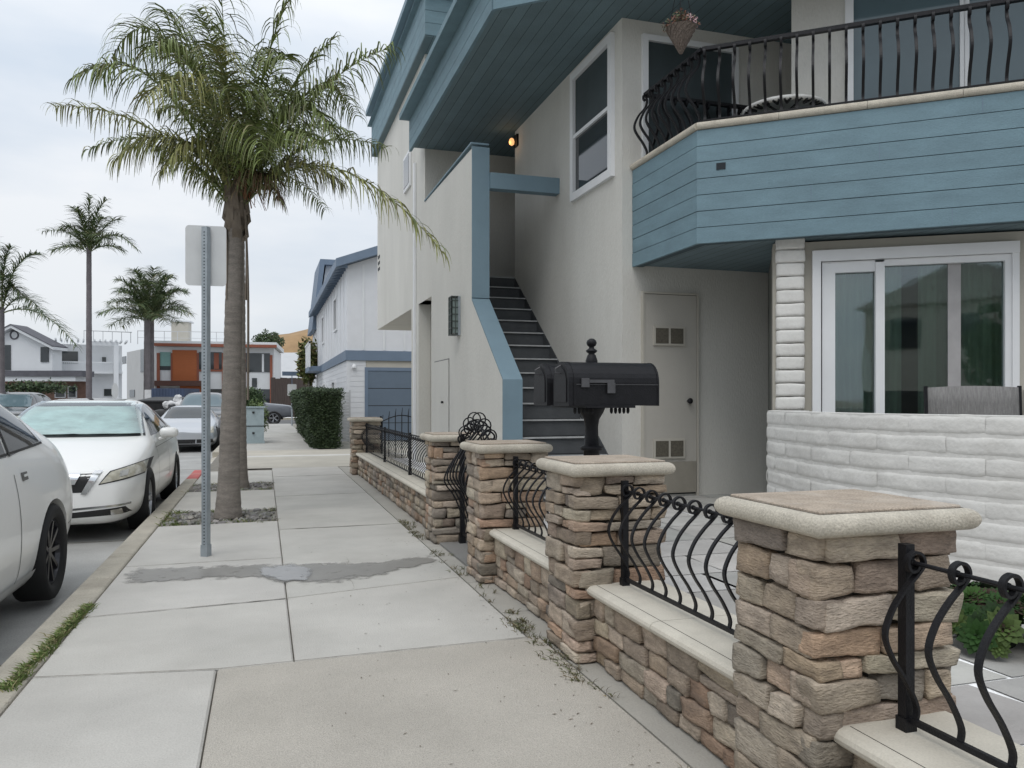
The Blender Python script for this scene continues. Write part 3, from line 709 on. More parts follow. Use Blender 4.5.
def framed_window(parent, o, u, n, a0, a1, z0, z1, fw=.06, proud=.04, splits=(), hs=(), fm='white', pm='glassdark', name='window', pb=.006):
    b = B(); o = Vector(o)
    b.obox(o, u, n, a0, a0 + fw, 0, proud, z0, z1); b.obox(o, u, n, a1 - fw, a1, 0, proud, z0, z1)
    b.obox(o, u, n, a0 + fw, a1 - fw, 0, proud, z0, z0 + fw); b.obox(o, u, n, a0 + fw, a1 - fw, 0, proud, z1 - fw, z1)
    for s_ in splits: b.obox(o, u, n, s_ - .02, s_ + .02, 0, proud * .8, z0 + fw, z1 - fw)
    for h_ in hs: b.obox(o, u, n, a0 + fw, a1 - fw, 0, proud * .75, h_ - .02, h_ + .02)
    f = b.build(name, fm, parent)
    b = B(); b.obox(o, u, n, a0 + fw * .9, a1 - fw * .9, .0015, pb, z0 + fw * .9, z1 - fw * .9); b.build('pane', pm, f)
    return f
# stair wall window (double hung)
f = framed_window(MB_, (3.38, 0, 0), Y3, -X3, 7.37, 8.5, 3.48, 4.93, .085, .045, (), (4.2,))
b = B(); b.box(3.37, 3.374, 7.46, 8.41, 4.22, 4.84); b.build('insect_screen', 'screen', f)
# second floor window behind balcony
framed_window(MB_, (0, 7.2, 0), X3, -Y3, 3.59, 4.68, 3.0, 4.86, .06, .04, (), (), pm='screen')
# utility door
b = B(); b.box(3.61, 4.19, 7.17, 7.199, .285, 2.275); ud = b.build('utility_door', 'stucco_tan', MB_)
b = B(); b.box(3.585, 3.605, 7.16, 7.199, .25, 2.3); b.box(4.195, 4.215, 7.16, 7.199, .25, 2.3); b.box(3.606, 4.194, 7.16, 7.199, 2.28, 2.3); b.build('door_frame', 'beige', ud)
b = B(); b.box(3.60, 4.20, 7.19, 7.1995, .27, 2.283); b.build('door_gap', 'hole', ud)
b = B(); b.box(3.615, 4.185, 7.163, 7.1695, .29, .6); b.build('kick_plate', mat('kick', (.27, .25, .21), .8), ud)
for (ya, yb) in ((326, 346), (439, 458)):
    pa, pb_ = onY(653, ya, 7.17), onY(684, yb, 7.17)
    b = B(); b.box(pa.x, pb_.x, 7.15, 7.1695, pb_.z, pa.z); vt = b.build('vent_frame', 'beige', ud)
    xm = (pa.x + pb_.x) / 2
    for x0, x1 in ((pa.x + .02, xm - .012), (xm + .012, pb_.x - .02)):
        b = B(); b.box(x0, x1, 7.145, 7.1495, pb_.z + .02, pa.z - .02)
        b.build('vent_grille', mat('ventgrille', (.1, .09, .07), .9, .3, 60), vt)
p = onY(690, 401, 7.13); b = B(); b.lathe([(.012, .04), (.012, .015), (.026, .01), (.03, -.01), (.018, -.026)], (p.x, 7.13, p.z), 14, 'Y'); b.build('knob', 'iron', ud, smooth=True)
# ---- ground-floor slider wall (turned to the street)
wo = Vector((4.31, 5.63, 0)); wu = Vector((.834, -.552, 0)).normalized(); wn = Vector((-.552, -.834, 0)).normalized()
def onW(px, py=400, off=0):
    o = wo + wn * off; x, y, k = ray(px, py); t = (o.x * wn.x + o.y * wn.y) / (x * wn.x + y * wn.y)
    p = Vector((x * t, y * t, EYE + k * t)); return (p - o).dot(wu), p.z
sA = onW(812)[0]; sB = onW(1018)[0]; GZ0, GZ1 = PZ, 2.33
b = B()
b.obox(wo, wu, wn, -.25, sA, -.3, -.02, PZ - .1, 2.54); b.obox(wo, wu, wn, sA, sB, -.3, -.02, 2.44, 2.54); b.obox(wo, wu, wn, sB, 5, -.3, -.02, PZ - .1, 2.54)
b.build('slider_wall', 'beige', MB_)
# room behind glass
b = B(); b.obox(wo, wu, wn, sA - .2, sB + .2, -2.4, -2.3, PZ, 2.54); b.obox(wo, wu, wn, sA - .3, sA - .2, -2.3, -.3, PZ, 2.54); b.obox(wo, wu, wn, sB + .2, sB + .3, -2.3, -.3, PZ, 2.54)
b.obox(wo, wu, wn, sA - .2, sB + .2, -2.3, -.31, PZ - .1, PZ); b.build('room', 'room', MB_)
b = B()   # pleated curtains
def pleat(a0, a1, off, z0, z1):
    n = max(6, int((a1 - a0) / .018)); vs = []
    for i in range(n + 1):
        a = a0 + (a1 - a0) * i / n; q = off + .018 * math.sin(i * 1.15) + .01 * math.sin(i * .37)
        p = wo + wu * a + wn * q; vs += [p + UP * z0, p + UP * z1]
    b.add(vs, [(2 * i, 2 * i + 2, 2 * i + 3, 2 * i + 1) for i in range(n)])
pleat(onW(830)[0], onW(905)[0], -.13, PZ + .05, 2.4); pleat(onW(922)[0], onW(1016)[0], -.16, PZ + .05, 2.4)
b.build('curtain', 'curtain', MB_)
b = B()   # frames
def fr(pxa, pxb, z0, z1, d0=-.02, d1=.03): b.obox(wo, wu, wn, onW(pxa)[0], onW(pxb)[0], d0, d1, z0, z1)
fr(812, 820.5, PZ, 2.455, -.06, .05); b.obox(wo, wu, wn, onW(820.5)[0], sB, -.06, .05, 2.365, 2.455); fr(1011, 1018, PZ, 2.37, -.06, .04)
sl = b.build('sliding_door_frame', 'white', MB_)
b = B(); fr(822, 835, PZ, 2.36, -.05, .015); fr(875, 884, PZ, 2.34, -.05, .035); fr(835, 875, 2.27, 2.36, -.05, .014); fr(884, 1011, 2.31, 2.362, -.05, .02); fr(1004.5, 1011, PZ, 2.31, -.05, .019)
b.build('sash', 'white', sl)
b = B(); fr(948.5, 961.5, PZ, 2.31, -.08, -.02); b.build('stile', mat('stile', (.34, .33, .33), .6), sl)
b = B(); b.obox(wo, wu, wn, onW(822)[0], onW(880)[0], -.045, -.041, PZ, 2.3); b.obox(wo, wu, wn, onW(884)[0], onW(1008)[0], -.03, -.026, PZ, 2.32); b.build('pane', 'glass', sl)
# small hardware on the right jamb
b = B(); b.obox(wo, wu, wn, sB + .04, sB + .06, -.02, .02, .9, 1.3); b.build('jamb_bolt', 'chrome', MB_)
# brick column
b = B(); random.seed(5); z = PZ; i = 0
while z < 2.52:
    h = .111; b.rock(wo + wu * (-.115) + wn * (-.03) + UP * (z + h / 2), wu, wn, UP, .113 + random.uniform(-.004, .004), .11, h / 2 - .001, n=6, rnd=.3, amp=.005, fr=9, seed=i); z += h; i += 1
b.build('block_column', 'block', MB_, smooth=True, weld=.0004)
# ---- balcony
PA = Vector((3.49, 7.2, 0)); PB = Vector((3.49, 5.96, 0)); PC = Vector((5.33, 4.47, 0))
bu = (PC - PB).normalized(); PD = PB + bu * 4.6; bn = Vector((bu.y, -bu.x, 0)); bn = -bn if bn.y > 0 else bn
Z0, Z1 = 2.54, 3.50
b = B()
inner = .12
b.prism([(PA.x + .022, 7.198), (PB.x + .022, PB.y + .01), (PD.x, PD.y + .03), (PD.x + 2, PD.y + .03), (PD.x + 2, 7.198)], 2.556, 2.88)
flr = b.build('balcony_floor', 'soffit_low', MB_)
b = B()
nb = 7; bh = (Z1 - Z0) / nb
mitre = math.tan((math.pi - math.acos(max(-1, min(1, (-bu).dot(Y3)))) ) / 2) * .03
for k in range(nb):
    z0 = Z0 + k * bh; z1 = z0 + bh - .006
    j = random.uniform(-.0015, .0015)
    b.prism([(3.49 + j, 7.198), (3.49 + j, PB.y), (PD.x, PD.y), (PD.x + .03, PD.y + .035), (3.52, PB.y + .018), (3.52, 7.198)], z0, z1)
bp = b.build('balcony_parapet', 'blue', MB_)
b = B(); b.prism([(3.50, 7.19), (3.50, PB.y + .006), (PD.x, PD.y + .012), (PD.x + .07, PD.y + .1), (3.60, PB.y + .05), (3.60, 7.19)], Z0 + .002, Z1 - .002); b.build('groove_backing', mat('grooveback', (.06, .09, .105), .9), bp)
for k, a_ in enumerate((1.9, 3.1, .9, 2.5, 1.4, 3.6, 2.1)):   # butt joints between board ends
    b = B(); b.obox(PB, bu, bn, a_, a_ + .0035, .001, .0022, Z0 + k * bh + .002, Z0 + (k + 1) * bh - .008); b.build('board_joint', 'slate', bp)
# cap, half-round tiles
def capseg(a, c, nout, z, r=.034):
    d = (c - a).normalized(); L_ = (c - a).length; n = max(1, round(L_ / .62)); b = B()
    for i in range(n):
        s0, s1 = a + d * (L_ * i / n + .0015), a + d * (L_ * (i + 1) / n - .0015)
        prof = [(-.14, 0), (-.14, .06)] + [(r * math.cos(t) * .8, .03 + .03 * math.sin(t)) for t in [math.pi / 2 - k * math.pi / 8 for k in range(9)]]
        vs = [s0 + nout * q + UP * (z + h) for q, h in prof] + [s1 + nout * q + UP * (z + h) for q, h in prof]; m_ = len(prof)
        b.add(vs, [tuple(range(m_)), tuple(range(m_, 2 * m_))[::-1]] + [(i2, m_ + i2, m_ + (i2 + 1) % m_, (i2 + 1) % m_) for i2 in range(m_)])
    return b
capseg(PA, PB, -X3, Z1).build('parapet_cap', 'capstone', bp); capseg(PB, PD, bn, Z1 + .0005).build('parapet_cap', 'capstone', bp)
b = B(); q = PB + bu * .14; b.obox(PB, bu, bn, .16, .235, -.0, .007, 3.145, 3.2); b.build('scupper', 'hole', bp)
zc = Z1 + .06; RH = .64
rail_o = [(Vector((5.0, 7.05, 0)), Vector((3.56, 7.05, 0)), -Y3), (Vector((3.56, 7.05, 0)), Vector((3.56, PB.y + .03, 0)), -X3), (Vector((3.56, PB.y + .03, 0)), PD + Vector((.04, .06, 0)), bn)]
for si, (a, c, no) in enumerate(rail_o):
    d = (c - a).normalized(); L_ = (c - a).length
    b = B(); b.sweep([a + UP * (zc + RH), c + UP * (zc + RH)], .022, .016, side=d.cross(UP)); b.sweep([a + UP * (zc + .035), c + UP * (zc + .035)], .008, .006, side=d.cross(UP)); b.build('balcony_rail', 'iron', bp)
    b = B(); pts = [no * (p.x * .95) + UP * p.z for p in spline([(0, 0, 0), (-.005, 0, .05), (.04, 0, .13), (.115, 0, .22), (.135, 0, .29), (.09, 0, .39), (.02, 0, .47), (-.005, 0, .53), (.0, 0, .575), (.02, 0, .6), (.035, 0, .585), (.03, 0, .555), (.014, 0, .545)], 4)]
    b.sweep(pts, .0108, .0085, side=d); o = b.build('baluster', 'iron'); me = o.data; bpy.data.objects.remove(o)
    n = int(L_ / .123)
    for i in range(n + 1):
        p = a + d * min(L_ - .01, .02 + i * .123) + UP * (zc + .03)
        o = bpy.data.objects.new('baluster', me); C.objects.link(o); o.parent = bp; o.location = p - WL(bp)
# upper setback wall with sliding door
uw = Vector((4.68, 6.30, 0))
b = B(); b.prism([(uw.x, uw.y), (uw.x + bu.x * 4.5, uw.y + bu.y * 4.5), (uw.x + bu.x * 4.5 + 1, 7.19), (5.45, 7.19)], 2.89, 4.999); b.build('upper_corner_wall', 'stucco', MB_)
def onU(px):
    x, y, k = ray(px, 0); n = bn; t = (uw.x * n.x + uw.y * n.y) / (x * n.x + y * n.y); return (Vector((x * t, y * t, 0)) - uw).dot(bu)
f = framed_window(MB_, uw, bu, bn, onU(845), onU(1150), 2.95, 4.92, .07, .05, (onU(962), onU(966)), (), pm='glassblue', name='balcony_door')
# things on the balcony
e = empty('hanging_basket', onD(681, 45, 6.95), 'cone wicker basket of pink flowers hanging at the balcony corner', 'flower basket')
o_ = WL(e); b = B(); b.lathe([(.005, -.08), (.045, -.01), (.09, .07), (.125, .14), (.13, .15), (.11, .15)], o_, 18); b.build('basket', 'wicker', e)
b = B()
for i in range(14): a_ = i * 2 * math.pi / 14; b.sweep([o_ + Vector((math.cos(a_ + t * 2.2) * (.01 + .122 * t), math.sin(a_ + t * 2.2) * (.01 + .122 * t), -.075 + .22 * t)) for t in [k / 8 for k in range(9)]], .005, seg=4)
b.build('weave', 'wicker', e)
b = B(); random.seed(4)
for i in range(900):
    a_ = random.uniform(0, 6.28); r_ = random.uniform(0, .165); p = o_ + Vector((math.cos(a_) * r_, math.sin(a_) * r_, .145 + random.uniform(0, .15) * (1.25 - r_ / .17)))
    d1 = Vector((random.uniform(-1, 1), random.uniform(-1, 1), random.uniform(-.5, 1))).normalized(); d2 = d1.orthogonal().normalized(); s_ = random.uniform(.01, .022)
    c = jit((.2, .09, .06) if random.random() < .6 else (.07, .09, .04), .3)
    if (p - o_).dot(RIGHT) > .05 and random.random() < .6: c = jit((.6, .4, .42), .15)
    b.add([p - d2 * s_ * .5, p + d1 * s_, p + d2 * s_ * .5, p - d1 * s_ * .3], [(0, 1, 2, 3)], c)
b.build('flowers', 'petal', e)
b = B()
for k in range(3): a_ = k * 2.09; b.sweep([o_ + Vector((math.cos(a_) * .135, math.sin(a_) * .125, .148)), Vector((o_.x, o_.y, 4.99))], .003, seg=4)
b.build('hanger', 'iron', e)
tp = onD(784, 100, 6.85); tp = Vector((tp.x, tp.y, 2.89))
e = empty('patio_table', tp, 'round patterned metal table on the balcony', 'table')
b = B(); b.lathe([(.29, .80), (.33, .80), (.34, .81), (.34, .83), (.0, .83)], tp, 36, caps=False)
b.build('table_top', mat('tabletop', (.6, .6, .58), .6, .1, 8), e, smooth=True)
b = B(); random.seed(9)
for i in range(46):
    a_ = i / 46 * 6.283; p0 = tp + Vector((math.cos(a_) * .335, math.sin(a_) * .335, .80)); p1 = tp + Vector((math.cos(a_ + .07 * (-1) ** i) * .26, math.sin(a_ + .07 * (-1) ** i) * .26, .79)); b.sweep([p0, p1], .011, seg=4)
for i in range(7): a_ = i * .9; b.sweep([tp + Vector((math.cos(a_) * .26, math.sin(a_) * .26, .79)), tp + Vector((0, 0, .78))], .009, seg=4)
b.build('lattice', 'iron', e)
b = B(); b.lathe([(.2, 0), (.19, .02), (.03, .04), (.025, .78)], tp, 14); b.build('pedestal', 'iron', e)
q = onU(935); bp_ = uw + bu * q + bn * .35
e = empty('folded_chair', Vector((bp_.x, bp_.y, 2.89)), 'small white chair back behind the balcony rail by the glass door', 'chair')
b = B()
for k in range(5): b.obox(bp_, bu, bn, -.09, .09, -.012, .012, 3.50 + k * .05, 3.535 + k * .05)
b.build('backrest', 'white', e)
b = B(); b.obox(bp_, bu, bn, -.1, .1, -.012, .2, 3.3, 3.33); b.build('seat', 'white', e)
for sx in (-.09, .09):
    for sy in (0, .18): b = B(); b.obox(bp_, bu, bn, sx - .01, sx + .01, sy - .01, sy + .01, 2.89, 3.7 if sy == 0 else 3.31); b.build('leg', 'white', e)

# ================================================================== CURVED BLOCK WALL
crv = spline([(4.02, 5.5, 0), (3.72, 5.3, 0), (3.55, 4.8, 0), (3.455, 4.3, 0), (3.46, 3.86, 0), (3.57, 3.45, 0), (3.72, 3.1, 0), (3.98, 2.7, 0), (4.4, 2.25, 0), (5.0, 1.9, 0)], 14)
arc = [0]
for i in range(1, len(crv)): arc.append(arc[-1] + (crv[i] - crv[i - 1]).length)
def at_arc(s_):
    s_ = max(0, min(arc[-1] - 1e-4, s_))
    for i in range(1, len(arc)):
        if arc[i] >= s_:
            t = (s_ - arc[i - 1]) / (arc[i] - arc[i - 1] + 1e-9); d = (crv[i] - crv[i - 1]).normalized(); return crv[i - 1].lerp(crv[i], t), d
e = empty('curved_block_wall', (3.46, 3.9, PZ), 'curved white painted slump block wall in front of the sliding door', 'wall')
b = B(); random.seed(15); h = .1115; WT = 1.14
for r_ in range(8):
    zt = WT - r_ * h; zb = zt - h; s0 = -.2 if r_ % 2 else 0.0
    while s0 < arc[-1]:
        s1 = s0 + .41; a0, a1 = max(0, s0), min(arc[-1], s1)
        if a1 - a0 > .05:
            pm_, dm = at_arc((a0 + a1) / 2); nrm = Vector((-dm.y, dm.x, 0)); nrm = -nrm if nrm.x > 0 and nrm.dot(-pm_) < 0 else nrm
            sub = 14; k0 = len(b.v); sd = random.random() * 40
            vs = []; nz = 7
            for i in range(sub + 1):
                p, d = at_arc(a0 + .0004 + (a1 - a0 - .0008) * i / sub); nn = Vector((d.y, -d.x, 0))
                ex = min(i, sub - i) / sub * 2
                for j in range(nz + 1):
                    v_ = j / nz; ez = min(j, nz - j) / nz * 2
                    bulge = .007 * min(1, (ez * 2)) ** .6 - (.0065 if ez == 0 else 0) - (.0035 if i in (0, sub) else 0)
                    q = p + nn * (bulge) + UP * (zb + .001 + (h - .002) * v_)
                    q += nn * (noise.noise((q * 9) + Vector((sd, 0, 0))) * .006 + noise.noise(q * 38) * .0025)
                    q += UP * (noise.noise((q.x * 7, q.y * 7, round(zb * 100))) * .007 * (1 if j in (0, nz) else .4))
                    vs.append(q)
            b.add(vs, [(i * (nz + 1) + j, (i + 1) * (nz + 1) + j, (i + 1) * (nz + 1) + j + 1, i * (nz + 1) + j + 1) for i in range(sub) for j in range(nz)])
        s0 = s1
b.build('block_face', 'block', e, smooth=True)
b = B()
for i in range(len(crv) - 1):
    for (pa, pb2) in ((crv[i], crv[i + 1]),):
        d = (pb2 - pa).normalized(); nn = Vector((d.y, -d.x, 0))
        vs = [pa + nn * .0, pb2 + nn * .0, pb2 - nn * .2, pa - nn * .2]
        b.add([v_ + UP * (PZ - .02) for v_ in vs] + [v_ + UP * (WT - .002) for v_ in vs], [(4, 5, 6, 7), (0, 1, 5, 4), (2, 3, 7, 6), (1, 2, 6, 5), (3, 0, 4, 7)])
b.build('wall_core', 'block', e)
# sling chair behind it
cp = onD(972, 400, 5.15); cpz = PZ
e = empty('sling_chair', (cp.x, cp.y, PZ), 'grey sling patio chair behind the white block wall', 'chair')
cu = (wu * .92 + RIGHT * .3).normalized(); cn = Vector((cu.y, -cu.x, 0))
b = B(); vs = []
for j in range(7):
    for i in range(9):
        a = (i / 8 - .5) * .53; z = PZ + .45 + j / 6 * .60; q = Vector((cp.x, cp.y, 0)) + cu * a + cn * (.03 * math.sin(math.pi * i / 8) + .05 * (1 - j / 6)) + UP * (z + .01 * math.cos(math.pi * (i / 8 - .5)) * (j == 6)); vs.append(q)
b.add(vs, [(j * 9 + i, j * 9 + i + 1, j * 9 + i + 10, j * 9 + i + 9) for j in range(6) for i in range(8)])
o = b.build('backrest', 'sling', e, smooth=True); md = o.modifiers.new('s', 'SOLIDIFY'); md.thickness = .012
b = B(); b.obox(cp - UP * cp.z, cu, cn, -.25, .25, -.5, -.02, PZ + .42, PZ + .44); b.build('seat', 'sling', e)
for sx in (-.275, .275):
    q = Vector((cp.x, cp.y, 0)) + cu * sx; b = B(); b.sweep([q - UP * 0 + UP * PZ + cn * .12, q + UP * (PZ + .42) + cn * .05, q + UP * (PZ + 1.06)], .013, seg=8); b.build('leg', 'iron', e)
    b = B(); b.sweep([q + UP * PZ - cn * .5, q + UP * (PZ + .62) - cn * .45, q + UP * (PZ + .64) + cn * .02], .012, seg=8); b.build('leg', 'iron', e)
# ================================================================== SUCCULENT
e = empty('succulent_plant', gnd(1003, 652, PZ), 'clump of green rosette succulents at the foot of the white block wall', 'succulent')
o_ = WL(e); random.seed(31); b = B()
for i in range(95):
    a_ = random.uniform(0, 6.28); r_ = random.uniform(0, 1) ** .6; ex, ez = .27, .22
    el = random.uniform(-.12, 1.35)
    nrm = Vector((math.cos(a_) * math.cos(el), math.sin(a_) * math.cos(el), math.sin(el)))
    c0 = o_ + Vector((.05, .12, -.01)) + Vector((nrm.x * ex, nrm.y * ex, nrm.z * ez))
    t1 = nrm.orthogonal().normalized(); t2 = nrm.cross(t1); s_ = random.uniform(.045, .085)
    base = random.choice([(.025, .065, .015), (.04, .085, .02), (.018, .042, .012), (.065, .10, .028), (.05, .035, .025)])
    for k in range(34):
        ga = k * 2.4; rr = s_ * math.sqrt((k + 1) / 34); tilt = 1 - rr / s_ * .75
        d = (t1 * math.cos(ga) + t2 * math.sin(ga)); tip = c0 + d * rr + nrm * (s_ * .55 * tilt)
        sd = d.cross(nrm) * rr * .33; mid = c0 + d * rr * .6 + nrm * (s_ * .32 * tilt)
        cc = jit(tuple(x * (1.25 - .5 * rr / s_) for x in base), .15)
        b.add([c0 + nrm * .002, mid - sd, tip, mid + sd], [(0, 1, 2, 3)], cc)
b.build('rosettes', 'succ', e)
b = B(); b.lathe([(.10, 0), (.12, .04), (.11, .08), (.08, .1), (.01, .11)], o_ + Vector((.05, .12, 0)), 14); b.build('stems', 'core', e)

# ================================================================== MAILBOXES
mpx, mpy = 1.985, 4.68
e = empty('mailbox_post', (mpx, mpy, PZ), 'black fluted mailbox post with a ball finial behind the second pillar', 'mailbox post')
b = B(); b.lathe([(.11, PZ), (.11, PZ + .03), (.09, PZ + .05), (.075, PZ + .14), (.06, PZ + .18), (.048, PZ + .5), (.052, .9), (.07, .905), (.07, .925), (.046, .935), (.042, 1.05), (.05, 1.1), (.075, 1.14), (.085, 1.165), (.085, 1.172)], (mpx, mpy, 0), 20); b.build('post', 'iron', e, smooth=True)
b = B(); b.lathe([(.03, 1.17), (.03, 1.43), (.038, 1.445), (.038, 1.47), (.026, 1.505), (.018, 1.513), (.034, 1.525), (.036, 1.535), (.018, 1.547), (.016, 1.556), (.028, 1.566), (.033, 1.582), (.028, 1.598), (.012, 1.609), (.002, 1.611)], (mpx, mpy + .0, 0), 18); b.build('finial', 'iron', e, smooth=True)
b = B(); b.box(mpx - .16, mpx + .16, mpy - .3, mpy + .3, 1.172, 1.186)
for s_ in (-1, 1):
    for k in range(5): xx = mpx + s_ * (.065 + k * .028); b.lathe([(.004, -.028), (.010, -.018), (.011, 0), (.008, .01)], (xx, mpy - .16, 1.163), 8)
b.build('bracket', 'iron', e)
def mailbox(x0, x1, yc, z0, lab, wd=.125, h=.265):
    e = empty('mailbox', (x0, yc, z0), lab, 'mailbox', 'black mailboxes on the shared post')
    def prof(k=0.0):
        P = [(-wd + k, 0 + k), (wd - k, 0 + k)]; zs = h - wd
        P += [((wd - k) * math.cos(t), zs + (wd - k) * math.sin(t)) for t in [i * math.pi / 14 for i in range(15)]]
        return P
    P = prof(); m_ = len(P)
    b = B(); b.add([(x0 + .02, yc + a, z0 + c) for a, c in P] + [(x1, yc + a, z0 + c) for a, c in P], [tuple(range(m_)), tuple(range(m_, 2 * m_))[::-1]] + [(i, m_ + i, m_ + (i + 1) % m_, (i + 1) % m_) for i in range(m_)])
    bd = b.build('box', 'iron', e, smooth=False)
    for xa, xb in ((x0, x0 + .022), (x0 + .035, x0 + .05), (x1 - .006, x1 + .006)):
        b = B(); Q = [(a * 1.03, c * 1.015 - .002) for a, c in P]; b.add([(xa, yc + a, z0 + c) for a, c in Q] + [(xb, yc + a, z0 + c) for a, c in Q], [tuple(range(m_)), tuple(range(m_, 2 * m_))[::-1]] + [(i, m_ + i, m_ + (i + 1) % m_, (i + 1) % m_) for i in range(m_)]); b.build('rim_band' if xa > x0 else 'door', 'iron', bd)
    b = B(); b.box(x0 + .05, x1, yc - wd - .004, yc - wd, z0 + .125, z0 + .129); b.build('crease', 'flagm', bd)
    b = B(); Q = [(a * .8, c * .8 + .02) for a, c in P]; b.add([(x0 - .006, yc + a, z0 + c) for a, c in Q] + [(x0, yc + a, z0 + c) for a, c in Q], [tuple(range(m_)), tuple(range(m_, 2 * m_))[::-1]] + [(i, m_ + i, m_ + (i + 1) % m_, (i + 1) % m_) for i in range(m_)]); b.build('door_panel', 'iron', bd)
    b = B(); b.sweep([(x0 - .004, yc, z0 + h - .07), (x0 - .035, yc, z0 + h - .065), (x0 - .035, yc, z0 + h - .04), (x0 + .0, yc, z0 + h - .02)], .004, seg=6); b.build('latch', 'flagm', bd)
    b = B(); b.box(x0 + .08, x0 + .13, yc - wd - .014, yc - wd - .004, z0 + .11, z0 + .165); b.box(x0 + .13, x0 + .29, yc - wd - .018, yc - wd - .01, z0 + .137, z0 + .156); b.box(x0 + .245, x0 + .295, yc - wd - .02, yc - wd - .009, z0 + .075, z0 + .137)
    b.build('signal_flag', 'flagm', e)
mailbox(1.72, 2.31, 4.53, 1.186, 'nearer and larger looking of two black mailboxes, with its flag facing the camera')
mailbox(1.70, 2.26, 4.85, 1.187, 'farther of two black mailboxes, mostly hidden behind the nearer one')

# ================================================================== SIGN POST
e = empty('sign_post', gnd(206, 556), 'perforated galvanised post with a blank grey sign back beside the palm', 'sign post')
o_ = WL(e); pu = Vector((math.cos(R(-30)), math.sin(R(-30)), 0)); pv = Vector((-pu.y, pu.x, 0))
b = B(); hw = .024; zt = EYE + (400 - 227) / 797 * 6.23
b.obox(o_, pu, pv, -hw, hw, -hw, hw, 0, zt); post = b.build('post', 'galv', e)
b = B(); z = .04
while z < zt - .02:
    for n_, t_ in ((-pv, pu), (-pu, pv)):
        c = o_ + n_ * (hw + .0008) + UP * z; vs = [c + t_ * (math.cos(a) * .0058) + UP * (math.sin(a) * .0058) for a in [k * math.pi / 4 for k in range(8)]]
        b.add(vs, [tuple(range(8))])
    z += .0254
b.build('holes', 'hole', post)
b = B(); b.obox(o_, pu, pv, -hw - .005, hw + .005, -hw - .005, hw + .005, 0, .09); b.build('anchor_sleeve', 'galv', post)
# sign plate
def rrect(cx, cz, hw_, hh, r):
    P = []
    for qx, qz, a0 in ((hw_ - r, hh - r, 0), (-hw_ + r, hh - r, 90), (-hw_ + r, -hh + r, 180), (hw_ - r, -hh + r, 270)):
        for k in range(5): a = R(a0 + k * 22.5); P.append((cx + qx + r * math.cos(a), cz + qz + r * math.sin(a)))
    return P
b = B(); P = rrect(-.005, EYE + (400 - 255) / 797 * 6.23, .152, .236, .03); su = (RIGHT * .97 + FWD * .22).normalized(); sn = Vector((-su.y, su.x, 0)); m_ = len(P)
b.add([o_ + su * a + sn * .03 + UP * c for a, c in P] + [o_ + su * a + sn * .033 + UP * c for a, c in P], [tuple(range(m_)), tuple(range(m_, 2 * m_))[::-1]] + [(i, m_ + i, m_ + (i + 1) % m_, (i + 1) % m_) for i in range(m_)])
b.build('sign_plate', 'signback', e)

# ================================================================== PALMS
def frond(bl, bs, p0, p1, p2, LL, n=46, w=.013, seg=3, droop=.55, tone=(.075, .105, .04), stem=.012, start=.12, dense=1):
    p0, p1, p2 = Vector(p0), Vector(p1), Vector(p2)
    Q = lambda t: p0 * (1 - t) ** 2 + p1 * 2 * t * (1 - t) + p2 * t * t
    pts = [Q(i / 12) for i in range(13)]
    bs.sweep(pts, stem, seg=5, taper=[1 - .88 * (i / 12) for i in range(13)], col=jit((.12, .14, .06), .15))
    for i in range(n):
        t = start + (1 - start) * (i + random.random() * .6) / n
        p = Q(t); tg = (Q(min(1, t + .02)) - Q(max(0, t - .02))).normalized()
        sd = tg.cross(UP)
        sd = sd.normalized() if sd.length > .05 else RIGHT.copy()
        up = sd.cross(tg).normalized()
        l0 = LL * (.35 + .65 * math.sin(math.pi * min(1, max(0, (t - start) / (1 - start)) ** .75 * .82 + .12)))
        for s_ in (-1, 1):
            if random.random() > dense: continue
            l = l0 * random.uniform(.8, 1.12)
            d = (sd * s_ * random.uniform(.75, 1.05) + tg * random.uniform(.45, .85) + up * random.uniform(-.35, .6)).normalized()
            q = p.copy(); c = jit(tone, .28)
            if random.random() < .10: c = jit((.20, .19, .10), .2)
            elif random.random() < .14: c = jit((.15, .18, .07), .2)
            wd = (d.cross(UP) + Vector((random.uniform(-.4, .4), random.uniform(-.4, .4), random.uniform(-.4, .4)))).normalized()
            vs = []; dd = d.copy()
            for k in range(seg + 1):
                ww = w * (1 - (k / seg) ** 1.6) + .0012; vs += [q - wd * ww, q + wd * ww]
                dd = (dd - UP * droop * (.4 + k * .55)).normalized() if k else dd
                q = q + dd * (l / seg)
            bl.add(vs, [(2 * k, 2 * k + 1, 2 * k + 3, 2 * k + 2) for k in range(seg)], c)
def trunk(parent, base, top, r0, r1, m='bark', rings_=.11, flare=.05):
    base, top = Vector(base), Vector(top); H = (top - base).length; n = int(H / (rings_ / 4)); b = B(); seg = 20; vs = []
    for i in range(n + 1):
        t = i / n; c = base.lerp(top, t) ; r = r0 + (r1 - r0) * t + flare * math.exp(-t * H / .22)
        ph = (t * H / rings_ + noise.noise((0, 0, t * H * 2)) * .8) % 1; r *= 1 + .02 * (1 - ph) - (.05 if ph < .15 else 0)
        for j in range(seg):
            a = 2 * math.pi * j / seg; d = Vector((math.cos(a), math.sin(a), 0)); vs.append(c + d * (r * (1 + .05 * noise.noise((c + d) * 3))))
    b.add(vs, [(i * seg + j, i * seg + (j + 1) % seg, (i + 1) * seg + (j + 1) % seg, (i + 1) * seg + j) for i in range(n) for j in range(seg)])
    return b.build('trunk', m, parent, smooth=True)
def pxs(a, b_, h): return RIGHT * a + FWD * b_ + UP * h
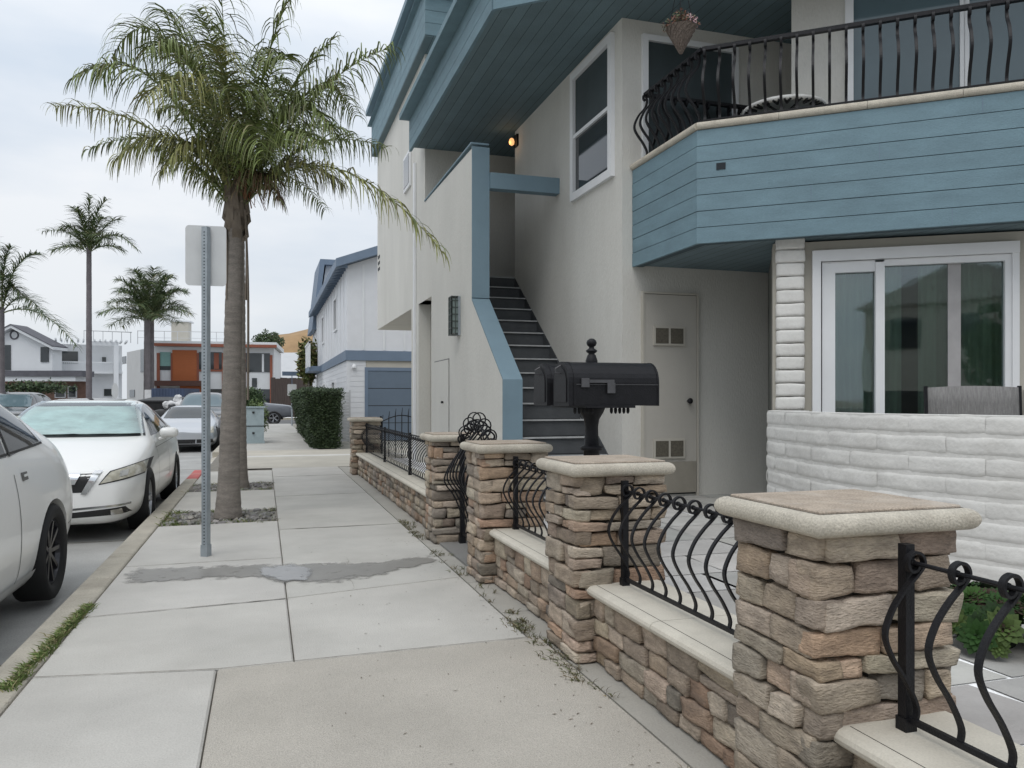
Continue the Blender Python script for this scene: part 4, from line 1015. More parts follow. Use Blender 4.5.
def palm(lab, base, top, r0, r1, specs, LL, n, w, tone, name='palm_tree', stem=.012, m='bark', group='palm trees', boot=True, seg=3, droop=.55, cs=1.0):
    e = empty(name, base, lab, 'palm tree', group); trunk(e, base, Vector(top) + UP * (.35 if r0 > .13 else 0), r0, r1, m, flare=.04 if r0 > .1 else .1)
    bl, bs = B(), B(); top = Vector(top)
    for sp_ in specs:
        (ca, cb, ch), (ta, tb, th) = sp_[0], sp_[1]; k = sp_[2] if len(sp_) > 2 else 1
        o = top + UP * .12 * cs + RIGHT * (.04 if ta > 0 else -.04) * cs
        frond(bl, bs, o, top + pxs(ca, cb, ch) * cs, top + pxs(ta, tb, th) * cs, LL * k * cs, n=n, w=w, seg=seg, droop=droop, tone=tone if len(sp_) < 4 else sp_[3], stem=stem)
    bl.raw = True
    cr_ = bl.build('crown', 'leaf', e); bs.build('frond_stems', 'leaf', cr_, smooth=True)
    return e
random.seed(42)
K = 8.25 / 797
p_base = gnd(228, 517); top1 = Vector((p_base.x, p_base.y, 0)) + RIGHT * .085 + UP * (EYE + (400 - 222) * K)
def P1(px, py, dep=0): return ((px - 238) * K, dep, (222 - py) * K)
T1 = (.15, .19, .055); TY = (.24, .245, .085); TD = (.11, .145, .05)
S1 = [
 (P1(262, 70, .5), P1(318, -5, .9), 1.1, T1), (P1(210, 60, .4), P1(178, -20, .8), 1.1, T1), (P1(205, 95, .1), P1(150, 60, .3), 1.05, TY), (P1(275, 100, -.1), P1(345, 85, -.2), 1.1, T1), (P1(250, 90, -.5), P1(262, 95, -1.3), 1.0, TY),
 (P1(290, 120, -.4), P1(345, 170, -.9), 1.0, T1),
 (P1(165, 100), P1(48, 100, .1), 1, TY), (P1(150, -85, .2), P1(88, 66, .3), 1.15), (P1(185, -60, .5), P1(110, 20, .9), 1.1), (P1(300, -10, .8), P1(330, 60, 1.6), 1.1), (P1(190, 0), P1(140, -15, .5), 1.1), (P1(228, 40), P1(215, -70, .1), 1.1, T1), (P1(250, 40, .3), P1(290, -60, .5), 1.1),
 (P1(300, 60, .3), P1(392, 36, .2), 1.2), (P1(330, 110, -.3), P1(452, 262, -.5), 1.05, TY), (P1(300, 60, -.2), P1(350, 150, -.5), 1.05), (P1(290, 90, .6), P1(370, 110, 1.2), 1),
 (P1(190, 100, -.2), P1(135, 170, -.4), 1.05, TY), (P1(180, 40, -.5), P1(125, 110, -.9), 1.1), (P1(250, 60, -.8), P1(215, 155, -1.6), 1.1, TY), (P1(270, 90, -.6), P1(300, 190, -1.1), 1.1),
 (P1(215, 30, -.4), P1(190, 90, -1.0), 1.05), (P1(280, 40, -.3), P1(315, 90, -.8), 1.05), (P1(255, 20, .3), P1(265, 60, 1.5), 1), (P1(285, 130), P1(340, 175, .3), .9, (.13, .12, .06)),
 (P1(225, 175), P1(165, 150, -.2), .75, T1), (P1(262, 150, -.2), P1(290, 205, -.3), .8, (.15, .10, .06)), (P1(240, 60, -.3), P1(250, 70, -1.4), 1.05), (P1(215, 110, -.3), P1(190, 185, -.6), .85, TY),
 (P1(265, 80, -.5), P1(275, 130, -1.1), 1.0)]
pe1 = palm('tall feather palm with a thick ringed trunk rising from the nearer gravel pit', p_base, top1, .108, .08, S1, .50, 66, .0078, T1, group='palm trees', seg=5, droop=.38)
# old leaf bases on the trunk top
b = B(); random.seed(3)
for i in range(26):
    a_ = i * 2.4; zz = -.12 + i * .019; d = Vector((math.cos(a_), math.sin(a_), 0)); p = top1 + UP * zz + d * (.075 + .015 * math.sin(i))
    b.sweep([p - d * .03 - UP * .08, p + d * .035, p + d * .02 + UP * .16, p - d * .03 + UP * .32], .042, .016, side=d.cross(UP), taper=[1, 1.1, .75, .35])
b.build('leaf_bases', 'boot', pe1)
b = B()
for px, y0, y1, k in ((247, 240, 400, .02), (245, 210, 300, .016), (226, 225, 300, .02)):
    pa = onD(px + random.uniform(-1, 1), y0, 8.25); pb2 = onD(px + 1, y1, 8.25); b.sweep(spline([pa, pa.lerp(pb2, .35) + RIGHT * .012, pb2], 5), k, .006, side=FWD, taper=None)
b.build('dead_sheath', 'boot', pe1)
b = B()
for i in range(60):
    p = top1 + RIGHT * random.uniform(.05, .22) + FWD * random.uniform(-.2, .1) + UP * random.uniform(.3, .75); b.sweep([p, p + RIGHT * random.uniform(-.02, .1) + UP * random.uniform(-.25, -.1)], .004, seg=3, col=jit((.26, .11, .06), .3))
b.build('fruit_stalk', 'leaf', pe1)
random.seed(8)
b2 = gnd(239, 487.5); K2 = 11.2 / 797; top2 = Vector((b2.x, b2.y, 0)) - RIGHT * .02 + UP * (EYE + (400 - 190) * K2)
def rnd_crown(n, L_, hmax=.8, seed=1):
    random.seed(seed); out_ = []
    for i in range(n):
        a = i * 2.39996 + seed; el = .1 + 1.25 * (i + .5) / n; l = L_ * random.uniform(.85, 1.1)
        hr = (.46 * math.cos(el) + .1) * l; cx, cy = math.cos(a) * hr, math.sin(a) * hr; hc = math.sin(el) * l * hmax * .8 + .1 * l
        out_.append(((cx, cy, hc + .1 * l), (cx * 2 * math.cos(el * .45), cy * 2 * math.cos(el * .45), hc * 1.15 - .30 * l * (1.25 - el * .8)), 1))
    return out_
palm('feather palm with a thinner trunk standing right behind the nearest palm', b2, top2, .105, .09, rnd_crown(13, 1.7, 1.15, 5), .45, 46, .011, TD, seg=4, droop=.7)
# far palms
def far_palm(lab, px, d, ytop, r, specs, cs, ybase=None, n=26, w=.03, tone=(.085, .12, .05), LL=.6):
    bs_ = onD(px, 400, d); bs_ = Vector((bs_.x, bs_.y, -.15)); tp_ = onD(px, ytop - 1.5, d)
    return palm(lab, bs_, tp_, r, r * .8, specs, LL, n, w, tone, stem=.03, m='bark_far', cs=cs, seg=2, droop=.6)
m1 = 44 / 797
def PP(cx, cy, m, px, py, dep=0): return ((px - cx) * m, dep, (cy - py) * m)
sp_ = [(PP(90, 255, m1, 75, 225), PP(90, 255, m1, 43, 232), 1), (PP(90, 255, m1, 92, 215), PP(90, 255, m1, 108, 200), 1), (PP(90, 255, m1, 112, 220), PP(90, 255, m1, 138, 250), 1), (PP(90, 255, m1, 84, 225, 1), PP(90, 255, m1, 66, 246, 2), .8),
       (PP(90, 255, m1, 105, 225, -1), PP(90, 255, m1, 122, 250, -2), .8), (PP(90, 255, m1, 88, 215), PP(90, 255, m1, 92, 196), 1), (PP(90, 255, m1, 95, 215, 1), PP(90, 255, m1, 104, 212, 2), 1), (PP(90, 255, m1, 86, 222), PP(90, 255, m1, 72, 226, 1), 1), (PP(90, 255, m1, 84, 215), PP(90, 255, m1, 84, 212, -1), 1)]
far_palm('tallest distant palm with a slim bare trunk in front of the white house', 89, 44, 256, .16, sp_ + rnd_crown(9, 1.9, 1.2, 4), 1, LL=1.0, n=46, w=.026)
m2 = 58 / 797
for px, cy, seed in ((147, 325, 3), (152, 324, 9)):
    far_palm('bushy distant palm before the orange house, the %s of a pair' % ('left' if px == 147 else 'right'), px, 58 if px == 147 else 60, cy, .24 if px == 147 else .18, rnd_crown(24, 3.0, 1.35, seed), 1, LL=1.3, n=42, w=.032, tone=(.10, .14, .065))
m3 = 30 / 797
sp_ = [(PP(2, 320, m3, 40, 300), PP(2, 320, m3, 78, 350), 1.1), (PP(2, 320, m3, 12, 255), PP(2, 320, m3, 42, 258), 1), (PP(2, 320, m3, 10, 275), PP(2, 320, m3, 22, 300), 1), (PP(2, 320, m3, -10, 270), PP(2, 320, m3, -35, 300), 1), (PP(2, 320, m3, 2, 262), PP(2, 320, m3, 12, 250), 1), (PP(2, 320, m3, 8, 280, 1), PP(2, 320, m3, 16, 315, 2), 1), (PP(2, 320, m3, 0, 270), PP(2, 320, m3, -6, 240), 1), (PP(2, 320, m3, 2, 275, -1), PP(2, 320, m3, 6, 300, -2), 1), (PP(2, 320, m3, 10, 272, -.5), PP(2, 320, m3, 24, 285, -1), 1)]
far_palm('palm at the left edge with one long frond drooping over the white house', 1, 30, 318, .14, sp_, 1, LL=.8, n=64, w=.018, tone=(.06, .095, .04))

# ================================================================== LEAF MASSES
def leafmass(b, sampler, n, size, tones, flat=.5):
    for i in range(n):
        p = Vector(sampler()); d1 = Vector((random.gauss(0, 1), random.gauss(0, 1), random.gauss(0, 1))).normalized(); d2 = d1.orthogonal().normalized()
        s_ = size * random.uniform(.6, 1.3); c = jit(random.choice(tones), .25)
        b.add([p - d2 * s_ * .4, p + d1 * s_, p + d2 * s_ * .4, p - d1 * s_ * .5], [(0, 1, 2, 3)], c)
HT = [(.028, .05, .018), (.04, .068, .025), (.02, .036, .014), (.05, .075, .028)]
def hedge(lab, x0t, x1t, x0b, x1b, y0, y1, h, n):
    e = empty('hedge', ((x0b + x1b) / 2, (y0 + y1) / 2, 0), lab, 'hedge', 'clipped hedges by the white house')
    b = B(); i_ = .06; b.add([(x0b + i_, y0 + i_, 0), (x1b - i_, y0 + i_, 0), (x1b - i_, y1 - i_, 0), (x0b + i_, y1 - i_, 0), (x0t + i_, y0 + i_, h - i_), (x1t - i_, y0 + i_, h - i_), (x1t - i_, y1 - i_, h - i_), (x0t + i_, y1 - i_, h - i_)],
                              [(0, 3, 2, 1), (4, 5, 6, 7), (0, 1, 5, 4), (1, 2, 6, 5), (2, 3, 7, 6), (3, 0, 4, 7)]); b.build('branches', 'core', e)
    def sam():
        t = random.random(); z = h * t; xa = x0b + (x0t - x0b) * t; xb = x1b + (x1t - x1b) * t; f = random.random()
        if f < .45: p = (random.uniform(xa, xb), y0, z)
        elif f < .8: p = (xa, random.uniform(y0, y1), z)
        else: p = (random.uniform(x0t, x1t), random.uniform(y0, y1), h)
        nn = noise.noise((p[0] * 3, p[1] * 3, p[2] * 3)) * .07
        return (p[0] + nn + random.gauss(0, .025), p[1] + nn + random.gauss(0, .025), max(.03, p[2] + nn + random.gauss(0, .025)))
    b = B(); b.raw = True; random.seed(n); leafmass(b, sam, n, .035, HT); b.build('foliage', 'hedge', e)
hedge('nearest clipped dark green hedge block beside the white house, narrower at its foot', .94, 1.93, 1.2, 1.82, 20.4, 24.2, 1.48, 14000)
hedge('clipped hedge block behind the nearest one along the white house', .92, 2.0, 1.25, 1.95, 25.2, 31, 1.5, 9000)
# shrub behind the utility box
def shrub(lab, c, r, h, n, size, tones, name='shrub', cat='shrub'):
    e = empty(name, (c[0], c[1], 0), lab, cat); b = B(); random.seed(n)
    b.sweep([(c[0], c[1], 0), (c[0] + .03, c[1], c[2])], .04, seg=6); b.build('stem', 'bark', e)
    b = B(); b.raw = True
    def sam():
        d = Vector((random.gauss(0, 1), random.gauss(0, 1), random.gauss(0, 1))).normalized(); k = random.random() ** .4 * (1 + .35 * noise.noise(d * 2.5 + Vector(c)))
        return (c[0] + d.x * r * k, c[1] + d.y * r * k, c[2] + d.z * h * k)
    leafmass(b, sam, n, size, tones); b.build('foliage', 'hedge', e)
ux = gnd(245, 443.5).x
shrub('round green shrub rising behind the grey-blue utility box', (onD(252, 0, 24.5).x, onD(252, 0, 24.5).y, 1.2), .38, .42, 2500, .05, [(.05, .09, .03), (.03, .06, .02), (.07, .11, .04)])
shrub('low light green plant right behind the utility box', (onD(256, 0, 23.3).x, onD(256, 0, 23.3).y, .7), .36, .5, 1800, .05, [(.12, .17, .05), (.08, .12, .04)])
shrub('leafy green shrub at the corner beyond the hedges', (onD(308, 0, 37).x, onD(308, 0, 37).y, 3.0), .5, 1.1, 1500, .16, [(.12, .14, .04), (.08, .10, .03), (.16, .13, .05)])

# gravel pits with river stones
for i, (y0, y1) in enumerate(((8.39, 9.39), (11.36, 12.39))):
    b = B(); b.box(XL, XC, y0 - .02, y1 + .02, -.1, -.03); struct(b.build('planting_soil', 'soil'))
    b = B(); random.seed(50 + i)
    for k in range(330):
        x, y = random.uniform(XL + .04, XC - .04), random.uniform(y0 + .04, y1 - .03)
        a_ = random.uniform(0, 3.14); u_ = Vector((math.cos(a_), math.sin(a_), random.uniform(-.3, .3))).normalized(); v_ = u_.orthogonal().normalized(); w2 = u_.cross(v_)
        g_ = random.uniform(.11, .30); b.rock((x, y, -.022 + random.uniform(-.005, .014)), u_, v_, w2, random.uniform(.02, .045), random.uniform(.015, .03), random.uniform(.01, .022), n=2, rnd=.9, amp=.004, col=(g_, g_ * random.uniform(.93, 1), g_ * random.uniform(.82, .97)), seed=k)
    tag(b.build('gravel', 'gravel', smooth=True), kind='stuff', label='grey river pebbles filling the %s palm pit' % ('nearer' if i == 0 else 'farther'), cat='gravel')
# weeds
def tufts(b, pts, hgt, n, spread, tones):
    for (x, y, z) in pts:
        for k in range(n):
            a = random.uniform(0, 6.28); r_ = random.gauss(0, spread); p = Vector((x + math.cos(a) * r_, y + math.sin(a) * r_, z)); d = Vector((math.cos(a) * random.uniform(.2, 1), math.sin(a) * random.uniform(.2, 1), 1)).normalized(); h_ = hgt * random.uniform(.4, 1.2)
            sd = d.orthogonal().normalized() * .0028; t = p + d * h_ + Vector((math.cos(a), math.sin(a), -.2)) * h_ * .5; c = jit(random.choice(tones), .25)
            m_ = p + d * h_ * .6; b.add([p - sd, p + sd, m_ + sd, m_ - sd, t], [(0, 1, 2, 3), (3, 2, 4)], c)
GT = [(.13, .19, .05), (.17, .21, .07), (.28, .25, .13), (.10, .15, .04)]
b = B(); b.raw = True; random.seed(77)
pts = []
for k in range(190):
    t = random.random() ** .9; p = gnd(4, 693).lerp(gnd(90, 606), t); pts.append((p.x + random.gauss(0, .012), p.y, -.005))
tufts(b, pts, .038, 11, .011, GT)
tag(b.build('kerb_weeds', 'grass'), kind='stuff', label='green and straw weeds growing in the kerb joint', cat='weeds')
b = B(); b.raw = True
pts = []
for k in range(120):
    y = random.choice([random.uniform(2.3, 6.5), random.uniform(3.2, 4.2), random.uniform(6.8, 8)]); pts.append((1.31 + random.gauss(0, .02) + (.05 if random.random() < .3 else 0), y, -.005))
tufts(b, pts, .035, 8, .018, [(.16, .16, .08), (.24, .2, .12), (.12, .14, .06)])
tag(b.build('wall_weeds', 'grass'), kind='stuff', label='sparse dry weeds along the foot of the stone wall', cat='weeds')
b = B(); b.raw = True
pts = [(random.uniform(XL, XC), random.choice([8.45, 9.3, 11.4, 12.3]) + random.gauss(0, .06), -.02) for _ in range(60)] + [(XL + random.uniform(0, .15), random.uniform(8.4, 9.4), -.02) for _ in range(30)]
tufts(b, pts, .06, 9, .03, GT)
tag(b.build('pit_weeds', 'grass'), kind='stuff', label='thin grass growing between the pebbles of the palm pits', cat='weeds')
# leaf litter and grit on the pavement
b = B(); b.raw = True; random.seed(5)
for k in range(260):
    x = random.choice([random.uniform(.2, 1.35), 1.3 - abs(random.gauss(0, .12))]); y = random.uniform(2.2, 7); s_ = random.uniform(.002, .007); a = random.uniform(0, 6.28); d1 = Vector((math.cos(a), math.sin(a), .1)) * s_ * 1.8; d2 = Vector((-math.sin(a), math.cos(a), 0)) * s_ * .5
    p = Vector((x, y, .004)); b.add([p - d1, p - d2, p + d1, p + d2], [(0, 1, 2, 3)], jit((.13, .11, .08), .4))
tag(b.build('leaf_litter', 'grass'), kind='stuff', label='tiny dry leaf bits scattered on the pavement', cat='litter')

# ================================================================== UTILITY BOX
uc = gnd(254.5, 443.5); X0u, X1u = gnd(245, 443.5).x, gnd(264, 443.5).x
e = empty('utility_box', (uc.x, uc.y, 0), 'pale blue-grey utility cabinet standing on the pavement behind the palms', 'utility box')
yb = uc.y
b = B(); b.box(X0u - .1, X1u, yb, yb + .5, .02, 1.0); b.build('cabinet', 'box_blue', e)
b = B(); b.box(X0u - .13, X1u + .03, yb - .03, yb + .53, 1.0, 1.035); b.build('lid', 'box_blue', e)
b = B(); b.box(X0u - .12, X1u + .02, yb - .02, yb + .52, 0, .05); b.build('plinth', 'box_blue', e)
b = B(); b.box(X0u - .1, X1u + .005, yb - .012, yb - .001, .48, .5); b.build('door_joint', 'trim', e)
for z in (.85, .27): b = B(); b.box(uc.x - .06, uc.x + .0, yb - .03, yb - .001, z, z + .05); b.build('handle', 'trim', e)

# ================================================================== CARS
def make_shell(e, secs, m, name='body', sub=3, wells=(), wr=.35, halfw=.9):
    b = B(); n = len(secs); rows = []
    for (y, zb, wb_, w_, zm, zs, ws, zt, wt) in secs:
        h = [(0, zb), (wb_ * .6, zb), (wb_, zb + .0), (w_, zb + (zm - zb) * .45), (w_, zm), (ws, zs), (wt, zt - .02), (wt * .55, zt), (0, zt + .005)]
        full = h + [(-x, z) for x, z in h[-2:0:-1]]
        rows.append([(x, y, z) for x, z in full])
    m_ = len(rows[0]); vs = [p for r in rows for p in r]
    fs = [(i * m_ + j, i * m_ + (j + 1) % m_, (i + 1) * m_ + (j + 1) % m_, (i + 1) * m_ + j) for i in range(n - 1) for j in range(m_)]
    # caps as quads strips
    def cap(off):
        f = []; 
        for k in range(0, m_ // 2): 
            a, b_, c, d = off + k, off + k + 1, off + (m_ - k - 1) % m_, off + (m_ - k) % m_
            if len({a, b_, c, d}) >= 3: f.append(tuple(dict.fromkeys((a, b_, c, d))))
        return f
    fs += cap(0) + cap((n - 1) * m_)
    b.add(vs, fs); o = b.build(name, m, None, smooth=True)
    sb = o.modifiers.new('s', 'SUBSURF'); sb.levels = sub; sb.render_levels = sub
    cut = None
    if wells:
        c = B()
        for yw in wells:
            for s_ in (-1, 1): c.lathe([(wr, -.14), (wr, .3)], (s_ * (halfw - .1) - (.08 if s_ > 0 else .08), yw, .335), 40, 'X')
        cut = c.build('cutter', m); bo = o.modifiers.new('b', 'BOOLEAN'); bo.object = cut; bo.operation = 'DIFFERENCE'; bo.solver = 'EXACT'
    dg = bpy.context.evaluated_depsgraph_get(); dg.update()
    me = bpy.data.meshes.new_from_object(o.evaluated_get(dg)); o.modifiers.clear(); o.data = me
    if cut: bpy.data.objects.remove(cut)
    me.polygons.foreach_set('use_smooth', [True] * len(me.polygons))
    try:
        bm = bmesh.new(); bm.from_mesh(me)
        for ed in bm.edges:
            if len(ed.link_faces) == 2 and ed.calc_face_angle(0) > R(38): ed.smooth = False
        bm.to_mesh(me); bm.free()
    except Exception: pass
    bv = BVHTree.FromPolygons([v.co.copy() for v in me.vertices], [tuple(p.vertices) for p in me.polygons])
    o.parent = e
    return o, bv
def patch(bv, axis, sgn, quad, nu=10, nv=8, off=.004, m='glassdark', name='window', parent=None, smooth=True):
    # quad in projection plane: axis 'X' -> (y,z); 'Y' -> (x,z); 'Z' -> (x,y)
    vs = []; ok = []
    for i in range(nu + 1):
        for j in range(nv + 1):
            u, v = i / nu, j / nv
            a = [(quad[0][k] * (1 - u) + quad[1][k] * u) * (1 - v) + (quad[3][k] * (1 - u) + quad[2][k] * u) * v for k in (0, 1)]
            if axis == 'X': o, d = Vector((sgn * 5, a[0], a[1])), Vector((-sgn, 0, 0))
            elif axis == 'Y': o, d = Vector((a[0], sgn * 12, a[1])), Vector((0, -sgn, 0))
            else: o, d = Vector((a[0], a[1], 5)), Vector((0, 0, -1))
            h_, nn, idx, dist = bv.ray_cast(o, d)
            if h_ is None: vs.append(Vector((0, 0, 0))); ok.append(False)
            else:
                if nn.dot(d) > 0: nn = -nn
                vs.append(h_ + nn * off); ok.append(True)
    b = B(); f = []
    for i in range(nu):
        for j in range(nv):
            q = (i * (nv + 1) + j, (i + 1) * (nv + 1) + j, (i + 1) * (nv + 1) + j + 1, i * (nv + 1) + j + 1)
            if all(ok[k] for k in q): f.append(q)
    par = list(range(len(vs)))
    def find(i):
        while par[i] != i: par[i] = par[par[i]]; i = par[i]
        return i
    for q in f:
        for k in q[1:]: par[find(k)] = find(q[0])
    cnt = {}
    for q in f: cnt[find(q[0])] = cnt.get(find(q[0]), 0) + 1
    if cnt: big = max(cnt, key=cnt.get); f = [q for q in f if find(q[0]) == big]
    used = sorted({k for q in f for k in q}); mp_ = {k: i for i, k in enumerate(used)}
    b.add([vs[k] for k in used], [tuple(mp_[k] for k in q) for q in f]); ob = b.build(name, m, None, smooth=smooth); ob.parent = parent; return ob
def wheel(e, x, y, r, s_, rimm='rim', spokes=5, wd=.22, z=None, loc=None):
    z = r if z is None else z; b = B(); c = (0, 0, 0)
    rr = r * .68
    b.lathe([(rr, -.02 * s_), (rr * .97, .04 * s_)], c, 28, 'X', caps=False)
    b.lathe([(rr * 1.0, .085 * s_), (rr * .95, .09 * s_), (rr * .9, .06 * s_), (rr * .88, -.02 * s_)], c, 28, 'X', caps=False)
    b.lathe([(.01, .075 * s_), (r * .13, .075 * s_), (r * .16, .05 * s_), (r * .16, .0)], c, 14, 'X')
    for k in range(spokes):
        for dl in ((-.12, .12) if spokes <= 6 else (0,)):
            a = 2 * math.pi * k / spokes; a2 = a + dl; p0 = Vector((.06 * s_, math.cos(a + dl * .8) * r * .1, math.sin(a + dl * .8) * r * .1)); p1 = Vector((.075 * s_, math.cos(a2) * rr * .93, math.sin(a2) * rr * .93))
            b.sweep([p0, p1], r * .042, .012, side=Vector((0, -math.sin(a2), math.cos(a2))))
    w_ = b.build('wheel', rimm, None, smooth=False); w_.parent = e; w_.location = (x, y, z)
    b = B(); b.lathe([(rr * .99, .07 * s_), (rr * 1.06, .105 * s_), (r * .9, .118 * s_), (r * .97, .105 * s_), (r, .08 * s_), (r, -.08 * s_), (r * .97, -.1 * s_), (rr, -.1 * s_)], c, 36, 'X', caps=False)
    t = b.build('tyre', 'rubber', None, smooth=True); t.parent = w_
    b = B(); b.lathe([(.005, -.03 * s_), (rr * .8, -.03 * s_)], c, 24, 'X', caps=False); d_ = b.build('brake_disc', 'trim', None); d_.parent = w_
    return w_
def under(e, y0, y1, w_, z0=.16, z1=.62):
    b = B(); b.box(-w_, w_, y0, y1, z0, z1); o = b.build('underbody', 'trim', None); o.parent = e
# ---- saloon facing the camera (near the kerb, beyond the first car)
STZ = -.21
def saloon(loc, lab):
    e = empty('saloon_car', loc, lab, 'car', 'cars parked along the kerb')
    secs = [(0.0, .30, .50, .62, .50, .58, .58, .66, .48), (.06, .20, .66, .76, .50, .62, .70, .70, .60), (.25, .17, .78, .87, .54, .68, .80, .765, .66), (.75, .17, .84, .925, .60, .76, .86, .86, .70), (1.25, .17, .86, .93, .64, .84, .875, .95, .70),
            (1.5, .17, .86, .93, .66, .89, .875, .99, .70), (1.95, .17, .86, .93, .67, .93, .87, 1.26, .63), (2.3, .17, .86, .93, .68, .94, .865, 1.39, .58), (2.9, .17, .86, .93, .70, .95, .86, 1.425, .575), (3.45, .17, .86, .93, .71, .96, .855, 1.385, .56),
            (4.0, .17, .86, .92, .72, .98, .84, 1.20, .58), (4.3, .18, .84, .91, .72, .99, .83, 1.08, .64), (4.75, .22, .78, .87, .70, .96, .77, 1.05, .62), (4.92, .34, .6, .74, .66, .86, .66, .92, .5)]
    secs = [(a, b_, c * .97, d * .965, zm * 1.02, zs * 1.035, ws * .97, zt * 1.025, wt * (1.05 if 1.5 < a < 4.4 else 1)) for a, b_, c, d, zm, zs, ws, zt, wt in secs]
    o, bv = make_shell(e, secs, 'carwhite', wells=(.98, 3.76), wr=.355, halfw=.93)
    under(e, .35, 4.6, .66)
    for y in (.98, 3.76):
        for s_ in (-1, 1): wheel(e, s_ * .79, y, .33, s_, 'rim', 5)
    P = lambda *a, **k: patch(bv, *a, parent=e, **k)
    sh = P('Y', -1, [(-.755, 1.005), (.755, 1.005), (.59, 1.395), (-.59, 1.395)], nu=22, nv=12, off=.004, m='trim', name='windscreen_surround')
    ss = P('Y', -1, [(-.705, 1.03), (.705, 1.03), (.555, 1.345), (-.555, 1.345)], nu=40, nv=16, off=.008, m='shade', name='sunshade')
    for v in ss.data.vertices: v.co += Vector((0, -1, .4)).normalized() * (.006 + .014 * noise.noise(Vector((v.co.x * 4, v.co.y * 2, v.co.z * 14))) + .014 * math.exp(-((v.co.x - .05 - (v.co.z - 1.1) * .5) / .03) ** 2))
    P('Y', -1, [(-.735, 1.015), (.735, 1.015), (.575, 1.385), (-.575, 1.385)], nu=22, nv=12, off=.034, m='carglass', name='windscreen')
    P('Z', 1, [(-.40, 2.45), (.40, 2.45), (.38, 3.3), (-.38, 3.3)], nu=8, nv=10, off=.003, m='glassdark', name='sunroof')
    for s_ in (-1, 1):
        P('X', s_, [(1.78, 1.0), (2.80, 1.035), (2.80, 1.38), (2.3, 1.36)], off=.004, name='side_window')
        P('X', s_, [(2.86, 1.035), (3.75, 1.055), (3.40, 1.345), (2.86, 1.38)], off=.004, name='side_window')
        P('X', s_, [(2.815, .25), (2.827, .25), (2.827, .98), (2.815, .98)], nu=1, nv=14, off=.002, m='seam', name='door_seam')
        P('X', s_, [(1.66, .3), (1.672, .3), (1.80, .93), (1.788, .93)], nu=1, nv=14, off=.002, m='seam', name='door_seam')
        P('X', s_, [(1.7, .86), (4.2, .9), (4.2, .906), (1.7, .866)], nu=24, nv=1, off=.002, m='seam', name='body_crease')
        P('X', s_, [(2.58, .80), (2.76, .80), (2.76, .825), (2.58, .825)], nu=4, nv=1, off=.02, m='carwhite', name='door_handle')
        P('X', s_, [(3.45, .82), (3.63, .82), (3.63, .845), (3.45, .845)], nu=4, nv=1, off=.02, m='carwhite', name='door_handle')
        hl = P('Y', -1, [(s_ * .55, .60), (s_ * .865, .655), (s_ * .855, .765), (s_ * .63, .70)], nu=18, nv=8, off=.010, m='lens', name='headlight')
        P('Y', -1, [(s_ * .535, .588), (s_ * .88, .645), (s_ * .87, .778), (s_ * .62, .713)], nu=18, nv=8, off=.004, m='trim', name='headlight_surround')
        P('Y', -1, [(s_ * .70, .65), (s_ * .76, .66), (s_ * .76, .715), (s_ * .70, .70)], nu=4, nv=3, off=.013, m='chrome', name='reflector')
        P('Y', -1, [(s_ * .28, .27), (s_ * .80, .29), (s_ * .76, .36), (s_ * .3, .325)], nu=12, nv=4, off=.003, m='trim', name='fog_recess')
        P('Y', -1, [(s_ * .64, .285), (s_ * .74, .29), (s_ * .73, .345), (s_ * .64, .335)], nu=4, nv=3, off=.008, m='chrome', name='fog_lamp')
        P('Y', -1, [(s_ * .28, .345), (s_ * .8, .375), (s_ * .80, .395), (s_ * .28, .365)], nu=10, nv=1, off=.006, m='chrome', name='chrome_strip')
        # mirror
        b = B(); b.rock((s_ * .975, 1.98, 1.03), X3, Y3, UP, .11, .065, .062, n=6, rnd=.95, amp=0); mo = b.build('mirror', 'carwhite', None, smooth=True, weld=.0005); mo.parent = e
        b = B(); b.sweep([(s_ * .86, 2.0, .95), (s_ * .93, 1.99, .975)], .02, seg=6); q = b.build('mirror_arm', 'carwhite', None); q.parent = mo
    P('Y', -1, [(-.40, .52), (.40, .52), (.50, .70), (-.50, .70)], nu=14, nv=6, off=.003, m='trim', name='grille')
    P('Y', -1, [(-.33, .60), (.33, .60), (.38, .70), (-.38, .70)], nu=14, nv=5, off=.016, m='chrome', name='grille_bar')
    for s_ in (-1, 1): P('Y', -1, [(s_ * .38, .50), (s_ * .43, .50), (s_ * .56, .715), (s_ * .49, .715)], nu=3, nv=10, off=.014, m='chrome', name='grille_frame')
    P('Y', -1, [(-.26, .24), (.26, .24), (.26, .36), (-.26, .36)], nu=10, nv=5, off=.003, m='trim', name='lower_intake')
    return e
saloon((-2.10, 8.72, STZ), 'white saloon car facing the camera with a pale green sunshade behind its windscreen')
